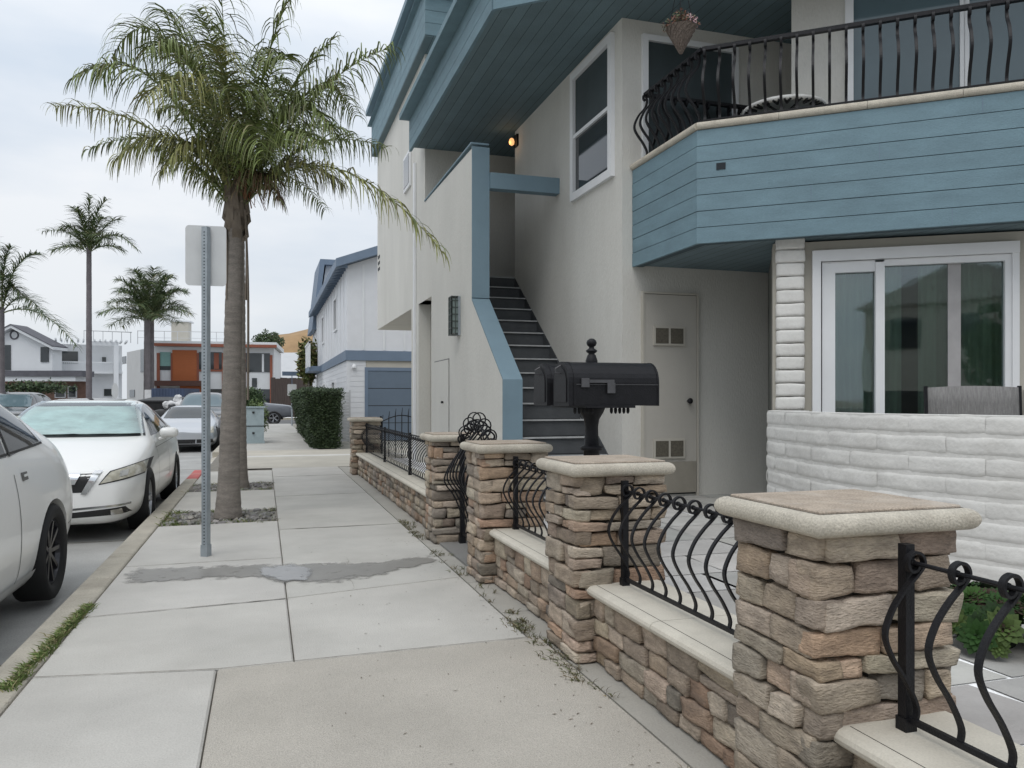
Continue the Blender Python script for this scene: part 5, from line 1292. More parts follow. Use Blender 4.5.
# ---- fastback in the near left corner, seen from its rear quarter (front towards the camera)
def fastback(loc, lab):
    e = empty('fastback_car', loc, lab, 'car', 'cars parked along the kerb')
    # y 0 = front, 4.5 = rear
    secs = [(0.0, .30, .55, .66, .50, .60, .60, .66, .5), (.1, .2, .7, .8, .52, .64, .72, .74, .6), (.8, .16, .84, .90, .6, .78, .84, .88, .66), (1.4, .16, .85, .90, .64, .86, .85, .98, .66), (2.1, .16, .85, .90, .66, .92, .85, 1.44, .64), (2.7, .16, .85, .90, .68, .95, .85, 1.52, .66),
            (3.2, .16, .85, .905, .70, .99, .86, 1.48, .64), (3.65, .16, .86, .93, .74, 1.03, .86, 1.36, .64), (4.05, .18, .86, .94, .76, 1.05, .85, 1.21, .64), (4.4, .22, .83, .92, .76, 1.03, .81, 1.10, .64), (4.55, .3, .72, .83, .72, .93, .72, .96, .56), (4.62, .42, .6, .7, .66, .82, .6, .86, .48)]
    secs = [(a, b_, c, d, zm, zs * 1.045, ws, zt * (1.05 if a > 1 else 1.02), wt) for a, b_, c, d, zm, zs, ws, zt, wt in secs]
    o, bv = make_shell(e, secs, 'carwhite', wells=(.95, 3.72), wr=.37, halfw=.93)
    under(e, .4, 4.3, .64)
    for y in (.95, 3.72):
        for s_ in (-1, 1): wheel(e, s_ * .82, y, .335, s_, 'rimblack', 9)
    P = lambda *a, **k: patch(bv, *a, parent=e, **k)
    for s_ in (-1, 1):
        P('X', s_, [(1.85, 1.03), (2.95, 1.05), (2.95, 1.49), (2.1, 1.45)], off=.004, name='side_window')
        P('X', s_, [(3.0, 1.05), (3.74, 1.11), (3.62, 1.26), (3.0, 1.48)], off=.005, name='quarter_window')
        P('X', s_, [(1.85, 1.015), (3.78, 1.09), (3.78, 1.105), (1.85, 1.03)], nu=20, nv=1, off=.007, m='trim', name='window_trim')
        P('X', s_, [(2.98, 1.05), (3.01, 1.05), (3.01, 1.48), (2.98, 1.48)], nu=1, nv=8, off=.009, m='trim', name='pillar_trim')
        P('X', s_, [(3.72, 1.11), (3.80, 1.10), (3.68, 1.27), (3.62, 1.27)], nu=2, nv=6, off=.009, m='chrome', name='window_corner')
        P('X', s_, [(2.99, .26), (3.0, .26), (3.0, .94), (2.99, .94)], nu=1, nv=12, off=.002, m='seam', name='door_seam')
        P('X', s_, [(3.12, .885), (3.24, .89), (3.24, .94), (3.12, .94)], nu=4, nv=3, off=.003, m='seam', name='handle_recess')
        P('X', s_, [(3.12, .91), (3.25, .915), (3.25, .93), (3.12, .925)], nu=4, nv=1, off=.018, m='carwhite', name='door_handle')
        P('X', s_, [(1.35, .17), (3.33, .17), (3.33, .30), (1.35, .27)], nu=24, nv=3, off=.02, m='carwhite', name='side_skirt')
        P('X', s_, [(3.92, .46), (4.6, .50), (4.6, .506), (3.92, .466)], nu=10, nv=1, off=.002, m='seam', name='bumper_seam')
        P('Y', 1, [(s_ * .38, .74), (s_ * .74, .76), (s_ * .76, .86), (s_ * .4, .86)], nu=8, nv=4, off=.004, m=mat('taillamp', (.3, .02, .02), .2), name='tail_lamp')
    P('Y', 1, [(-.5, 1.05), (.5, 1.05), (.44, 1.32), (-.44, 1.32)], nu=12, nv=8, off=.004, name='rear_window')
    P('Y', -1, [(-.6, 1.0), (.6, 1.0), (.48, 1.33), (-.48, 1.33)], nu=12, nv=8, off=.004, name='windscreen')
    return e
fastback((-2.33, 2.60, STZ + .03), 'white fastback car with black wheels, cut off by the left edge')
# ---- sports coupe
def coupe(loc, lab):
    e = empty('sports_car', loc, lab, 'car', 'cars parked along the kerb')
    secs = [(0.0, .28, .5, .62, .42, .52, .55, .56, .45), (.1, .17, .68, .80, .46, .60, .70, .62, .5), (.5, .14, .8, .90, .54, .72, .74, .70, .5), (1.1, .14, .84, .92, .6, .82, .78, .80, .56), (1.45, .14, .84, .92, .62, .84, .80, .88, .62), (2.1, .14, .84, .92, .64, .87, .80, 1.24, .54), (2.6, .14, .84, .93, .66, .89, .80, 1.29, .53),
            (3.3, .14, .84, .94, .70, .92, .80, 1.18, .52), (3.9, .18, .84, .93, .7, .92, .76, 1.0, .55), (4.3, .24, .76, .86, .66, .84, .7, .86, .5), (4.43, .36, .55, .68, .6, .74, .56, .76, .4)]
    o, bv = make_shell(e, secs, 'carsilver', wells=(.9, 3.3), wr=.345, halfw=.93)
    under(e, .4, 4.0, .64)
    for y in (.9, 3.3):
        for s_ in (-1, 1): wheel(e, s_ * .83, y, .325, s_, 'rim', 5)
    P = lambda *a, **k: patch(bv, *a, parent=e, **k)
    P('Y', -1, [(-.62, .905), (.62, .905), (.50, 1.22), (-.50, 1.22)], nu=18, nv=8, off=.004, name='windscreen')
    for s_ in (-1, 1):
        P('X', s_, [(1.9, .92), (3.0, .93), (2.9, 1.2), (2.25, 1.2)], off=.004, name='side_window')
        P('Y', -1, [(s_ * .55, .53), (s_ * .80, .53), (s_ * .78, .70), (s_ * .56, .66)], nu=8, nv=6, off=.005, m='lens', name='headlight')
        P('Y', -1, [(s_ * .38, .26), (s_ * .80, .27), (s_ * .78, .37), (s_ * .38, .36)], nu=8, nv=4, off=.004, m='trim', name='side_intake')
        b = B(); b.rock((s_ * .98, 1.95, .92), X3, Y3, UP, .11, .06, .06, n=5, rnd=.95, amp=0); mo = b.build('mirror', 'carsilver', None, smooth=True, weld=.0005); mo.parent = e
    P('Y', -1, [(-.34, .25), (.34, .25), (.36, .36), (-.36, .36)], nu=8, nv=4, off=.004, m='trim', name='lower_intake')
    P('Y', -1, [(-.78, .19), (.78, .19), (.76, .225), (-.76, .225)], nu=12, nv=1, off=.004, m='trim', name='chin_spoiler')
    return e
coupe((-2.13, 23.2, STZ), 'silver sports car facing the camera, parked beyond the white saloon')
def suv(loc, lab, m, rz=0, pickup=False, name='sport_utility_vehicle', cat='car', grp='cars parked along the kerb', L_=4.7):
    e = empty(name, loc, lab, cat, grp, rz)
    if pickup:
        secs = [(0.0, .5, .8, .84, .8, .95, .8, 1.0, .74), (.1, .4, .86, .92, .85, 1.05, .86, 1.1, .8), (1.2, .38, .9, .95, .9, 1.15, .9, 1.2, .8), (1.6, .38, .9, .95, .9, 1.18, .9, 1.25, .78), (2.1, .38, .9, .95, .9, 1.2, .88, 1.75, .66), (2.5, .38, .9, .95, .9, 1.2, .88, 1.82, .65), (3.5, .38, .9, .95, .9, 1.2, .88, 1.8, .65), (3.7, .38, .9, .95, .9, 1.2, .88, 1.3, .8), (3.8, .38, .9, .95, .9, 1.18, .9, 1.2, .86), (5.4, .42, .9, .95, .9, 1.18, .9, 1.2, .86), (5.5, .5, .88, .92, .9, 1.1, .88, 1.15, .84)]
    else:
        secs = [(0.0, .4, .7, .78, .7, .85, .7, .9, .62), (.1, .3, .8, .88, .75, .95, .8, 1.0, .7), (.9, .28, .88, .93, .8, 1.05, .88, 1.12, .74), (1.3, .28, .88, .93, .82, 1.08, .88, 1.18, .74), (1.9, .28, .88, .93, .84, 1.1, .86, 1.62, .64), (2.3, .28, .88, .93, .84, 1.12, .86, 1.71, .63), (3.6, .28, .88, .93, .84, 1.14, .86, 1.72, .62), (4.4, .3, .87, .92, .84, 1.14, .84, 1.6, .6), (4.65, .36, .84, .9, .84, 1.12, .82, 1.3, .66), (4.75, .46, .78, .84, .8, 1.0, .78, 1.1, .66)]
    yw = (1.0, 4.4) if pickup else (.95, 3.75)
    o, bv = make_shell(e, secs, m, wells=yw, wr=.42, halfw=.94)
    under(e, .5, L_ - .3, .64, .3, .8)
    for y in yw:
        for s_ in (-1, 1): wheel(e, s_ * .84, y, .38, s_, 'rim', 5)
    P = lambda *a, **k: patch(bv, *a, parent=e, **k)
    z0, z1 = (1.28, 1.74) if pickup else (1.2, 1.62)
    P('Y', -1, [(-.70, z0), (.70, z0), (.58, z1), (-.58, z1)], nu=16, nv=8, off=.006, m='glassblue', name='windscreen')
    for s_ in (-1, 1):
        y1 = 3.45 if pickup else 4.2
        P('X', s_, [(1.8, z0 - .03), (2.9, z0), (2.9, z1), (2.15, z1)], off=.006, name='side_window')
        P('X', s_, [(2.98, z0), (y1, z0), (y1 - .1, z1), (2.98, z1)], off=.006, name='side_window')
        P('Y', -1, [(s_ * .5, .78), (s_ * .82, .8), (s_ * .82, .92), (s_ * .52, .9)], nu=6, nv=4, off=.006, m='lens', name='headlight')
        b = B(); b.rock((s_ * 1.04, 1.85, z0), X3, Y3, UP, .12, .07, .1, n=5, rnd=.8, amp=0); mo = b.build('mirror', m, None, smooth=True, weld=.0005); mo.parent = e
    P('Y', -1, [(-.48, .68), (.48, .68), (.48, .92), (-.48, .92)], nu=8, nv=4, off=.006, m='trim', name='grille')
    P('Y', -1, [(-.7, .4), (.7, .4), (.7, .55), (-.7, .55)], nu=8, nv=3, off=.006, m='trim', name='bumper_intake')
    return e
suv((-2.05, 28.4, STZ), 'dark sport utility vehicle facing the camera behind the silver sports car', 'carblack')
suv((-8.3, 29.5, STZ), 'dark car across the street at the left, seen over the white saloon', 'carblack')
p = onD(288, 400, 46)
suv((p.x + .2, 46.9, -.16), 'grey pickup truck passing on the cross street beyond the pavement', 'cargrey', rz=R(90), pickup=True, name='pickup_truck', cat='pickup', grp=None, L_=5.5)
p = onD(330, 400, 49)
suv((p.x + 3, 50.5, -.16), 'dark car half hidden by the hedge on the cross street', 'carblack', rz=R(90), name='parked_car', grp=None)

# ================================================================== FAR STREET FURNITURE
def far_box(name, lab, cat, pxa, pxb, ya, yb_, d, dep, m):
    a = onD(pxa, ya, d); c = onD(pxb, yb_, d); e = empty(name, Vector((a.x, a.y, min(a.z, c.z))), lab, cat); return e, a, c
# black dumpster
e, a, c = far_box('dumpster', 'black dumpster across the street with a flat lid and bags beside it', 'dumpster', 139, 170, 397, 431, 34, 1.6, 'trim')
ox = Vector((a.x, a.y, 0)); b = B()
b.add([ox + RIGHT * x + FWD * y + UP * z for x, y, z in ((.1, 0, -.12), (1.35, 0, -.12), (1.35, 1.5, -.12), (.1, 1.5, -.12), (0, -.1, 1.1), (1.4, -.1, 1.1), (1.4, 1.6, 1.25), (0, 1.6, 1.25))], [(0, 3, 2, 1), (4, 5, 6, 7), (0, 1, 5, 4), (1, 2, 6, 5), (2, 3, 7, 6), (3, 0, 4, 7)]); b.build('bin', 'trim', e)
b = B(); b.add([ox + RIGHT * x + FWD * y + UP * z for x, y, z in ((-.08, -.16, 1.12), (1.48, -.16, 1.12), (1.48, 1.66, 1.27), (-.08, 1.66, 1.27), (-.08, -.16, 1.2), (1.48, -.16, 1.2), (1.48, 1.66, 1.36), (-.08, 1.66, 1.36))], [(0, 3, 2, 1), (4, 5, 6, 7), (0, 1, 5, 4), (1, 2, 6, 5), (2, 3, 7, 6), (3, 0, 4, 7)]); b.build('lid', 'trim', e)
for x in (.35, .7, 1.05):
    b = B(); q = ox + RIGHT * x - FWD * .06; b.sweep([q + UP * .1, q - FWD * .03 + UP * 1.0], .03, seg=4); b.build('rib', 'trim', e)
# bag heap
o3 = onD(174, 412, 33); e = tag(empty('rubbish_bag', (o3.x, o3.y, 0), 'white rubbish bag lying on top of a dark car bonnet by the dumpster', 'bag'))
b = B(); b.rock((o3.x, o3.y, 1.0), X3, Y3, UP, .42, .3, .16, n=10, rnd=.9, amp=.09, fr=4); b.rock((o3.x + .15, o3.y, 1.28), X3, Y3, UP, .16, .16, .14, n=8, rnd=.9, amp=.06, fr=6); b.build('bag_body', 'bag', e, smooth=False)
b = B(); b.rock((o3.x, o3.y + .3, .42), X3, Y3, UP, .8, .7, .42, n=6, rnd=.4, amp=.02); b.build('bag_pile', 'trim', e, smooth=True)
# blue container
e, a, c = far_box('storage_container', 'dark blue storage container standing behind the dumpster', 'container', 148, 191, 386, 410, 45, 2, 'bluebin')
ox = Vector((a.x, a.y, 0)); b = B()
for k in range(11): b.obox(ox, RIGHT, FWD, .2 + k * .17, .2 + k * .17 + .12, -.02, 0, -.1, 1.85)
b.obox(ox, RIGHT, FWD, .2, 2.05, 0, 2.2, -.1, 1.88); b.build('box', 'bluebin', e)
b = B(); b.obox(ox, RIGHT, FWD, -.2, .18, 0, .08, 1.1, 1.8); b.build('side_panel', 'bag', e)
# road signs at the corner
for lab, px, py, d, w_, h_, rr in (('grey back of a square road sign on a pole beyond the hedges', 292, 390, 38, .42, .56, 0), ('grey back of an octagonal stop sign by the white house', 115, 391, 36, .3, .76, 1)):
    c = onD(px, py, d); e = empty('road_sign', (c.x, c.y, -.1), lab, 'road sign', 'road signs at the corner')
    b = B(); b.sweep([(c.x, c.y + .03, -.1), (c.x, c.y + .03, c.z + h_ * .4)], .035, seg=8); b.build('pole', 'galv', e)
    b = B()
    if rr: P = [(w_ * .5 * math.cos(R(22.5 + 45 * k)), h_ * .5 * math.sin(R(22.5 + 45 * k))) for k in range(8)]
    else: P = rrect(0, 0, w_ / 2, h_ / 2, .05)
    b.yprism([(c.x + a_, c.z + z_) for a_, z_ in P], c.y - .02, c.y); b.build('plate', 'signback', e)
    if not rr:
        b = B(); b.box(c.x - .45, c.x + 1.0, c.y + .02, c.y + .05, c.z + .68, c.z + .88); b.box(c.x - .02, c.x + .02, c.y + .02, c.y + .04, c.z, c.z + .7); b.build('street_name_plate', 'signgreen', e)

# ================================================================== WHITE HOUSE NEXT DOOR
HX, HY0, HY1 = 2.36, 24.1, 38.5
e = empty('boarded_house', (HX, HY0, 0), 'white boarded house with blue fascia and blue garage door past the alley', 'house', 'houses')
b = B(); b.box(HX + .03, 14, HY0 + .03, HY1, 0, 2.4)
b.build('ground_floor', 'whiteboard', e)
b = B()
for k in range(15): z = .05 + k * .157; b.box(HX, HX + .03, HY0 + .1, HY1, z, z + .15); b.box(HX + .1, HX + .55, HY0, HY0 + .029, z, z + .15)
b.box(HX - .01, HX + .1, HY0 - .01, HY0 + .1, 0, 2.4)
b.build('clapboards', 'whiteboard', e)
RZ = 5.22; sl_ = .36
b = B(); b.box(HX, 14, HY0, HY1, 2.7, RZ); b.yprism([(HX, RZ), (14, RZ), (14, RZ + 1.5), (HX + 4.2, RZ + 4.2 * sl_)], HY0, HY1 - .01)
uf = b.build('upper_floor', 'whiteboard', e)
b = B()
for k in range(8): x = HX + .45 + k * .62; b.box(x, x + .06, HY0 - .02, HY0 - .001, 2.72, RZ + .36 * (x - HX) - .1)
for k in range(12): y = HY0 + .9 + k * 1.2; b.box(HX - .02, HX - .001, y, y + .06, 2.72, RZ - .1)
b.build('battens', 'white', uf)
b = B(); b.box(HX - .05, 14, HY0 - .05, HY1 + .02, 2.402, 2.698); b.build('blue_band', 'slate', e)
b = B()
for s_ in (0,):
    b.yprism([(HX - .35, RZ - .14 + .03), (HX + 4.2, RZ + 4.2 * sl_ + .02), (HX + 4.2, RZ + 4.2 * sl_ + .28), (HX - .35, RZ + .14)], HY0 - .35, HY1 + .3)
rf = b.build('roof', 'slate', e)
for k in range(24): b = B(); y = HY0 - .2 + k * .6; b.box(HX - .33, HX - .001, y, y + .06, RZ - .1, RZ + .02); b.build('rafter_tail', 'slate', rf)
# garage
b = B(); b.box(HX + .56, 10, HY0 + .005, HY0 + .029, 2.2, 2.4); b.build('garage_header', 'beige', e)
gd = B(); gx = HX + .62
gd.box(gx, 10, HY0 - .005, HY0 + .02, 0, 2.2); g_ = gd.build('garage_door', 'garage', e)
b = B(); b.box(gx - .1, gx + .0, HY0 - .02, HY0 + .02, 0, 2.2); b.box(gx, 10, HY0 - .02, HY0 + .0, 2.1, 2.2); b.build('door_frame', 'slate', g_)
b = B()
for z in (.52, 1.04, 1.56): b.box(gx, 10, HY0 - .0065, HY0 - .0055, z, z + .02)
b.build('panel_joint', 'trim', g_)
for px0, px1, ya, yb_ in ((333.0, 337.5, 296, 323), (321.5, 324.5, 315, 336)):
    p0, p1 = onX(px1, ya, HX), onX(px0, yb_, HX); f = framed_window(e, (HX, 0, 0), Y3, -X3, p0.y, p0.y + 1.1, p0.z - 1.15, p0.z, .07, .05)
framed_window(e, (HX, 0, 0), Y3, -X3, 28.0, 29.2, .95, 1.9, .07, .05); framed_window(e, (HX, 0, 0), Y3, -X3, 32.5, 33.6, .95, 1.9, .07, .05)
b = B(); p = Vector((HX + .2, HY0 - .05, 2.3)); b.lathe([(.02, 0), (.06, -.06), (.07, -.12), (.01, -.13)], p, 10); b.build('flood_light', 'white', e)
# balcony at far end
b = B(); b.box(HX - .55, HX - .05, 34.5, 38.5, 2.45, 2.65); bb_ = b.build('end_balcony', 'slate', e)
b = B()
for k in range(20): b.box(HX - .55, HX - .52, 34.5 + k * .2, 34.56 + k * .2, 2.66, 3.6)
b.box(HX - .57, HX - .5, 34.4, 38.5, 3.6, 3.68); b.box(HX - .57, HX - .5, 34.4, 34.5, 2.6, 3.7); b.build('balustrade', 'white', bb_)
# fence by its side (grey gate)
e2 = empty('louvred_gate', (HX - .1, 23.6, 0), 'grey louvred side gate between the hedge and the white house corner', 'gate')
b = B()
for k in range(16): z = .05 + k * .088; b.box(HX - .36, HX - .06, 22.9, 22.93, z, z + .075)
b.build('slats', 'fargrey', e2)
b = B(); b.box(HX - .4, HX - .36, 22.88, 22.94, 0, 1.5); b.box(HX - .06, HX - .02, 22.88, 22.94, 0, 1.5); b.build('frame', 'fargrey', e2)
# taller gable house beyond
e = empty('gabled_house', (3, 40.5, 0), 'tall white house with a steep blue gable behind the boarded house', 'house', 'houses')
b = B(); gx0 = onD(317, 0, 39.9).x; gz = EYE + (400 - 270) * 39.6 / 797; lz = EYE + (400 - 331) * 39.6 / 797; lx = onD(309.5, 0, 39.6).x
b.box(lx + .25, 12, 39, 42.6, 0, lz); b.yprism([(lx + .25, lz), (12, lz), (12, gz), (gx0 + .3, gz)], 39, 42.6); b.build('wall', 'whiteboard', e)
b = B(); b.yprism([(lx, lz - .1), (gx0, gz + .2), (12, gz + .2), (12, gz - .05), (gx0 + .2, gz - .05), (lx + .2, lz - .1)], 38.6, 42.9); b.build('roof', 'slate', e)
framed_window(e, (0, 39, 0), X3, -Y3, gx0 + .1, gx0 + .5, lz - 1.6, lz - .5, .07, .05)

# ================================================================== FAR HOUSES
def fpt(px, py, d): p = onD(px, py, d); return p
def wall_frame(pxa, da, pxb, db):
    a, c = onD(pxa, 0, da), onD(pxb, 0, db); a = Vector((a.x, a.y, 0)); c = Vector((c.x, c.y, 0)); u = (c - a).normalized(); n = Vector((u.y, -u.x, 0)); n = n if n.dot(-a) > 0 else -n
    return a, c, u, n
def wf_at(fr_, px, py):
    a, c, u, n = fr_; x, y, k = ray(px, py); t = (a.x * n.x + a.y * n.y) / (x * n.x + y * n.y); p = Vector((x * t, y * t, 0)); return (p - a).dot(u), EYE + k * t
def wf_rect(parent, fr_, px0, py0, px1, py1, m, name, o0=.0, o1=.05):
    s0, z1 = wf_at(fr_, px0, py0); s1, z1b = wf_at(fr_, px1, py0); _, z0 = wf_at(fr_, px0, py1); b = B(); b.obox(fr_[0], fr_[2], fr_[3], s0, s1, o0, o1, z0, z1); return b.build(name, m, parent)
# orange and white house
fo = wall_frame(155, 64, 274, 66); La = (fo[1] - fo[0]).length
e = empty('modern_house', fo[0], 'flat-roofed modern house with orange timber panel and white infill at the end of the street', 'house', 'houses')
zt = wf_at(fo, 200, 347)[1]
b = B(); b.obox(fo[0], fo[2], fo[3], 0, La, -9, 0, -.2, zt); b.build('wall', 'farwhite', e)
sd = (fo[0] - fo[2] * 4.2 - fo[3] * 9)
b = B(); b.prism([(fo[0].x, fo[0].y), ((fo[0] - fo[3] * 9).x, (fo[0] - fo[3] * 9).y), (sd.x, sd.y)], -.2, zt + .0); b.build('side_wall', 'fargrey', e)
b = B(); b.obox(fo[0], fo[2], fo[3], -.25, La + .25, -9, .7, zt + .08, zt + .42); b.build('roof', 'farwhite', e)
b = B(); b.obox(fo[0], fo[2], fo[3], -.27, La + .27, .7, .74, zt - .02, zt + .22); b.build('roof_fascia', 'redtrim', e)
for r_ in ((157, 353, 160, 420), (171, 353, 172.5, 383), (197, 353, 199, 383), (222, 353, 224.5, 395), (244, 353, 246, 395), (270, 355, 272.5, 418)): wf_rect(e, fo, *r_, 'redtrim', 'post', .02, .12)
wf_rect(e, fo, 160, 352, 171, 366, 'teal', 'blind', .01, .04); wf_rect(e, fo, 160, 366, 171, 370, 'glassdark', 'window', .01, .05); wf_rect(e, fo, 172.5, 350, 197, 382, 'orangewood', 'timber_panel', .01, .08)
wf_rect(e, fo, 199, 352, 222, 370, 'glassdark', 'window', .01, .05); wf_rect(e, fo, 214, 353, 219, 369, 'redtrim', 'window_frame', .055, .08)
wf_rect(e, fo, 199, 369.5, 222, 371.5, 'redtrim', 'sill', .02, .09); wf_rect(e, fo, 246, 353, 270, 372, 'glassdark', 'window', .01, .05); wf_rect(e, fo, 262, 354, 264, 372, 'farwhite', 'window_frame', .055, .08)
wf_rect(e, fo, 252, 378, 257, 387, 'glassdark', 'small_window', .01, .05)
wf_rect(e, fo, 153, 381, 206, 386, 'brownroof', 'lower_roof', .0, 1.6); wf_rect(e, fo, 180, 386, 206, 400, 'orangewood', 'lower_timber_panel', .01, .08); wf_rect(e, fo, 206, 389, 270, 416, 'glassdark', 'ground_window', .01, .05)
wf_rect(e, fo, 160, 388, 180, 416, 'fargrey', 'lower_wall', .02, .05)
fs_ = (sd, fo[0], (fo[0] - sd).normalized(), None); nn_ = Vector((fs_[2].y, -fs_[2].x, 0)); fs_ = (sd, fo[0], fs_[2], nn_ if nn_.dot(-sd) > 0 else -nn_)
wf_rect(e, fs_, 141, 350, 147.5, 372, 'glassdark', 'window', .01, .05); wf_rect(e, fs_, 121.5, 357, 126.5, 364.5, 'glassdark', 'window', .01, .05); wf_rect(e, fs_, 130, 390, 135, 397, 'glassdark', 'window', .01, .05)
# roof terrace rail
b = B(); zr = zt + .42
for k in range(9): b.obox(fo[0], fo[2], fo[3], -2.2 + k * 1.05, -2.15 + k * 1.05, -4, -3.95, zr, zr + 1.1)
b.obox(fo[0], fo[2], fo[3], -2.2, 6.25, -4, -3.94, zr + 1.1, zr + 1.15); b.obox(fo[0], fo[2], fo[3], -2.2, 6.25, -4, -3.97, zr + .55, zr + .58)
b.build('roof_rail', 'fargrey', e)
b = B(); b.obox(fo[0], fo[2], fo[3], .2, 1.6, -7, -5.5, zr, zr + 2.1); st_ = b.build('stair_hut', 'beige', e)
b = B(); b.obox(fo[0], fo[2], fo[3], .1, 1.8, -7.1, -5.4, zr + 2.1, zr + 2.2); b.build('hut_roof', 'farwhite', st_)
# white house at left
fh = wall_frame(-60, 52, 60, 52); La = (fh[1] - fh[0]).length
e = empty('gable_house', fh[1], 'white gabled house with dark tiled lower roof at far left', 'house', 'houses')
zE = wf_at(fh, 57, 346)[1]; sR = wf_at(fh, 57, 346)[0]; sP, zP = wf_at(fh, 15, 326); zB = wf_at(fh, 30, 372)[1]
b = B(); A = lambda s_, off, z: fh[0] + fh[2] * s_ + fh[3] * off + UP * z
sL = 2 * sP - sR
def gable(b, s0, s1, sp_, z0, ze, zp, f0, f1):
    v = [A(s, f, z) for f in (f0, f1) for s, z in ((s0, z0), (s1, z0), (s1, ze), (sp_, zp), (s0, ze))]
    b.add(v, [(0, 1, 2, 3, 4), (9, 8, 7, 6, 5), (0, 5, 6, 1), (1, 6, 7, 2), (2, 7, 8, 3), (3, 8, 9, 4), (4, 9, 5, 0)])
gable(b, sL, sR - .3, sP, -.2, zE, zP - .25, -1.1, 0); b.build('upper_wall', 'farwhite', e)
b = B()
for sA_, sB_, zA_, zB_ in ((sP, sR, zP, zE - .1), (sL, sP, zE - .1, zP)):
    v = [A(s, f, z) for f in (-1.2, .45) for s, z in ((sA_, zA_ - .16), (sB_, zB_ - .16), (sB_, zB_ + .02), (sA_, zA_ + .02))]; b.add(v, [(0, 1, 2, 3), (7, 6, 5, 4), (0, 4, 5, 1), (1, 5, 6, 2), (2, 6, 7, 3), (3, 7, 4, 0)])
rg = b.build('roof', 'farwhite', e)
b = B()
for sA_, sB_, zA_, zB_ in ((sP, sR, zP, zE - .1), (sL, sP, zE - .1, zP)):
    v = [A(s, f, z) for f in (-1.3, .5) for s, z in ((sA_, zA_ + .025), (sB_, zB_ + .025), (sB_, zB_ + .09), (sA_, zA_ + .09))]; b.add(v, [(0, 1, 2, 3), (7, 6, 5, 4), (0, 4, 5, 1), (1, 5, 6, 2), (2, 6, 7, 3), (3, 7, 4, 0)])
b.build('roof_tiles', 'darkroof', rg)
cp_ = wf_at(fh, 14.5, 335); b = B(); q = A(cp_[0], .03, cp_[1]); b.sweep([q + fh[2] * .26 * math.cos(a * .3307) + UP * .26 * math.sin(a * .3307) for a in range(20)], .05, seg=5); b.build('round_vent', 'darkroof', e)
wf_rect(e, fh, 41, 347, 49, 362, 'glassdark', 'window', .0, .06); wf_rect(e, fh, 2, 345, 11, 370, 'glassdark', 'window', .0, .06)
wf_rect(e, fh, -20, 371.5, 95, 377, 'darkroof', 'lower_roof', .1, 1.6); wf_rect(e, fh, -20, 377, 88, 381.5, 'farwhite', 'lower_fascia', .1, 1.5)
wf_rect(e, fh, -20, 381.5, 88, 412, 'brick_far', 'brick_wall', .0, .1)
for r_ in ((56, 386, 67, 398), (69, 386, 78, 398), (0, 386, 10, 405)): w_ = wf_rect(e, fh, *r_, 'farwhite', 'window_frame', .1, .16); wf_rect(w_, fh, r_[0] + 1, r_[1] + 1, r_[2] - 1, r_[3] - 1, 'glassdark', 'pane', .165, .17)
# pergola wing right of it
fw_ = wall_frame(54, 54, 122, 56)
b = B(); s1 = wf_at(fw_, 122, 345)[0]; z1 = wf_at(fw_, 100, 345)[1]; b.obox(fw_[0], fw_[2], fw_[3], 0, s1, -6, 0, -.2, z1); wg = b.build('wing_wall', 'farwhite', e)
wf_rect(e, fw_, 55, 351, 78, 363, 'glassdark', 'wing_window', .0, .05)
b = B()
s0_, zq = wf_at(fw_, 54, 371); s2_, _ = wf_at(fw_, 122, 371); zr_ = wf_at(fw_, 60, 363)[1]
for k in range(34): b.obox(fw_[0], fw_[2], fw_[3], s0_ + k * (s2_ - s0_) / 34, s0_ + k * (s2_ - s0_) / 34 + .05, .8, .84, zq, zr_)
b.obox(fw_[0], fw_[2], fw_[3], s0_, s2_, .78, .86, zr_, zr_ + .1); b.obox(fw_[0], fw_[2], fw_[3], s0_, s2_, .0, .86, zq - .15, zq); b.build('balcony_rail', 'farwhite', e)
wf_rect(e, fw_, 102, 357, 106, 363, 'glassdark', 'small_window', .0, .06); wf_rect(e, fw_, 104, 389, 113, 396, 'glassdark', 'low_window', .0, .06)
b = B(); s_, z_ = wf_at(fw_, 113, 347); b.obox(fw_[0], fw_[2], fw_[3], s_, s_ + .3, .9, 1.2, -.2, z_); b.obox(fw_[0], fw_[2], fw_[3], wf_at(fw_, 88, 347)[0], s_ + .3, .9, 1.1, z_, z_ + .3)
for k in range(14): b.obox(fw_[0], fw_[2], fw_[3], wf_at(fw_, 55, 347)[0] + k * .33, wf_at(fw_, 55, 347)[0] + k * .33 + .1, -1.5, 1.3, z_ + .3, z_ + .42)
b.build('pergola', 'farwhite', e)
b = B(); zq2 = z_ + .45; s9 = wf_at(fw_, 84, 340)[0]
for k in range(6): b.obox(fw_[0], fw_[2], fw_[3], s9 + k * .6, s9 + k * .6 + .04, -2, -1.96, zq2, zq2 + .75)
b.obox(fw_[0], fw_[2], fw_[3], s9, s9 + 3.1, -2, -1.95, zq2 + .75, zq2 + .8); b.build('roof_rail', 'fargrey', e)
shp = onD(33, 388, 49); 
e3 = empty('clipped_shrub', (shp.x, shp.y, 0), 'flat-topped green shrub against the brick front of the white house', 'shrub'); b = B(); b.raw = True; random.seed(6)
leafmass(b, lambda: (shp.x + random.gauss(0, .9), shp.y + random.gauss(0, .3), 2.0 + random.gauss(0, .16)), 1400, .13, HT + [(.06, .1, .035)]); b.build('foliage', 'hedge', e3)
b = B(); b.sweep([(shp.x, shp.y, -.1), (shp.x, shp.y, 2)], .08, seg=6); b.build('stem', 'bark_far', e3)
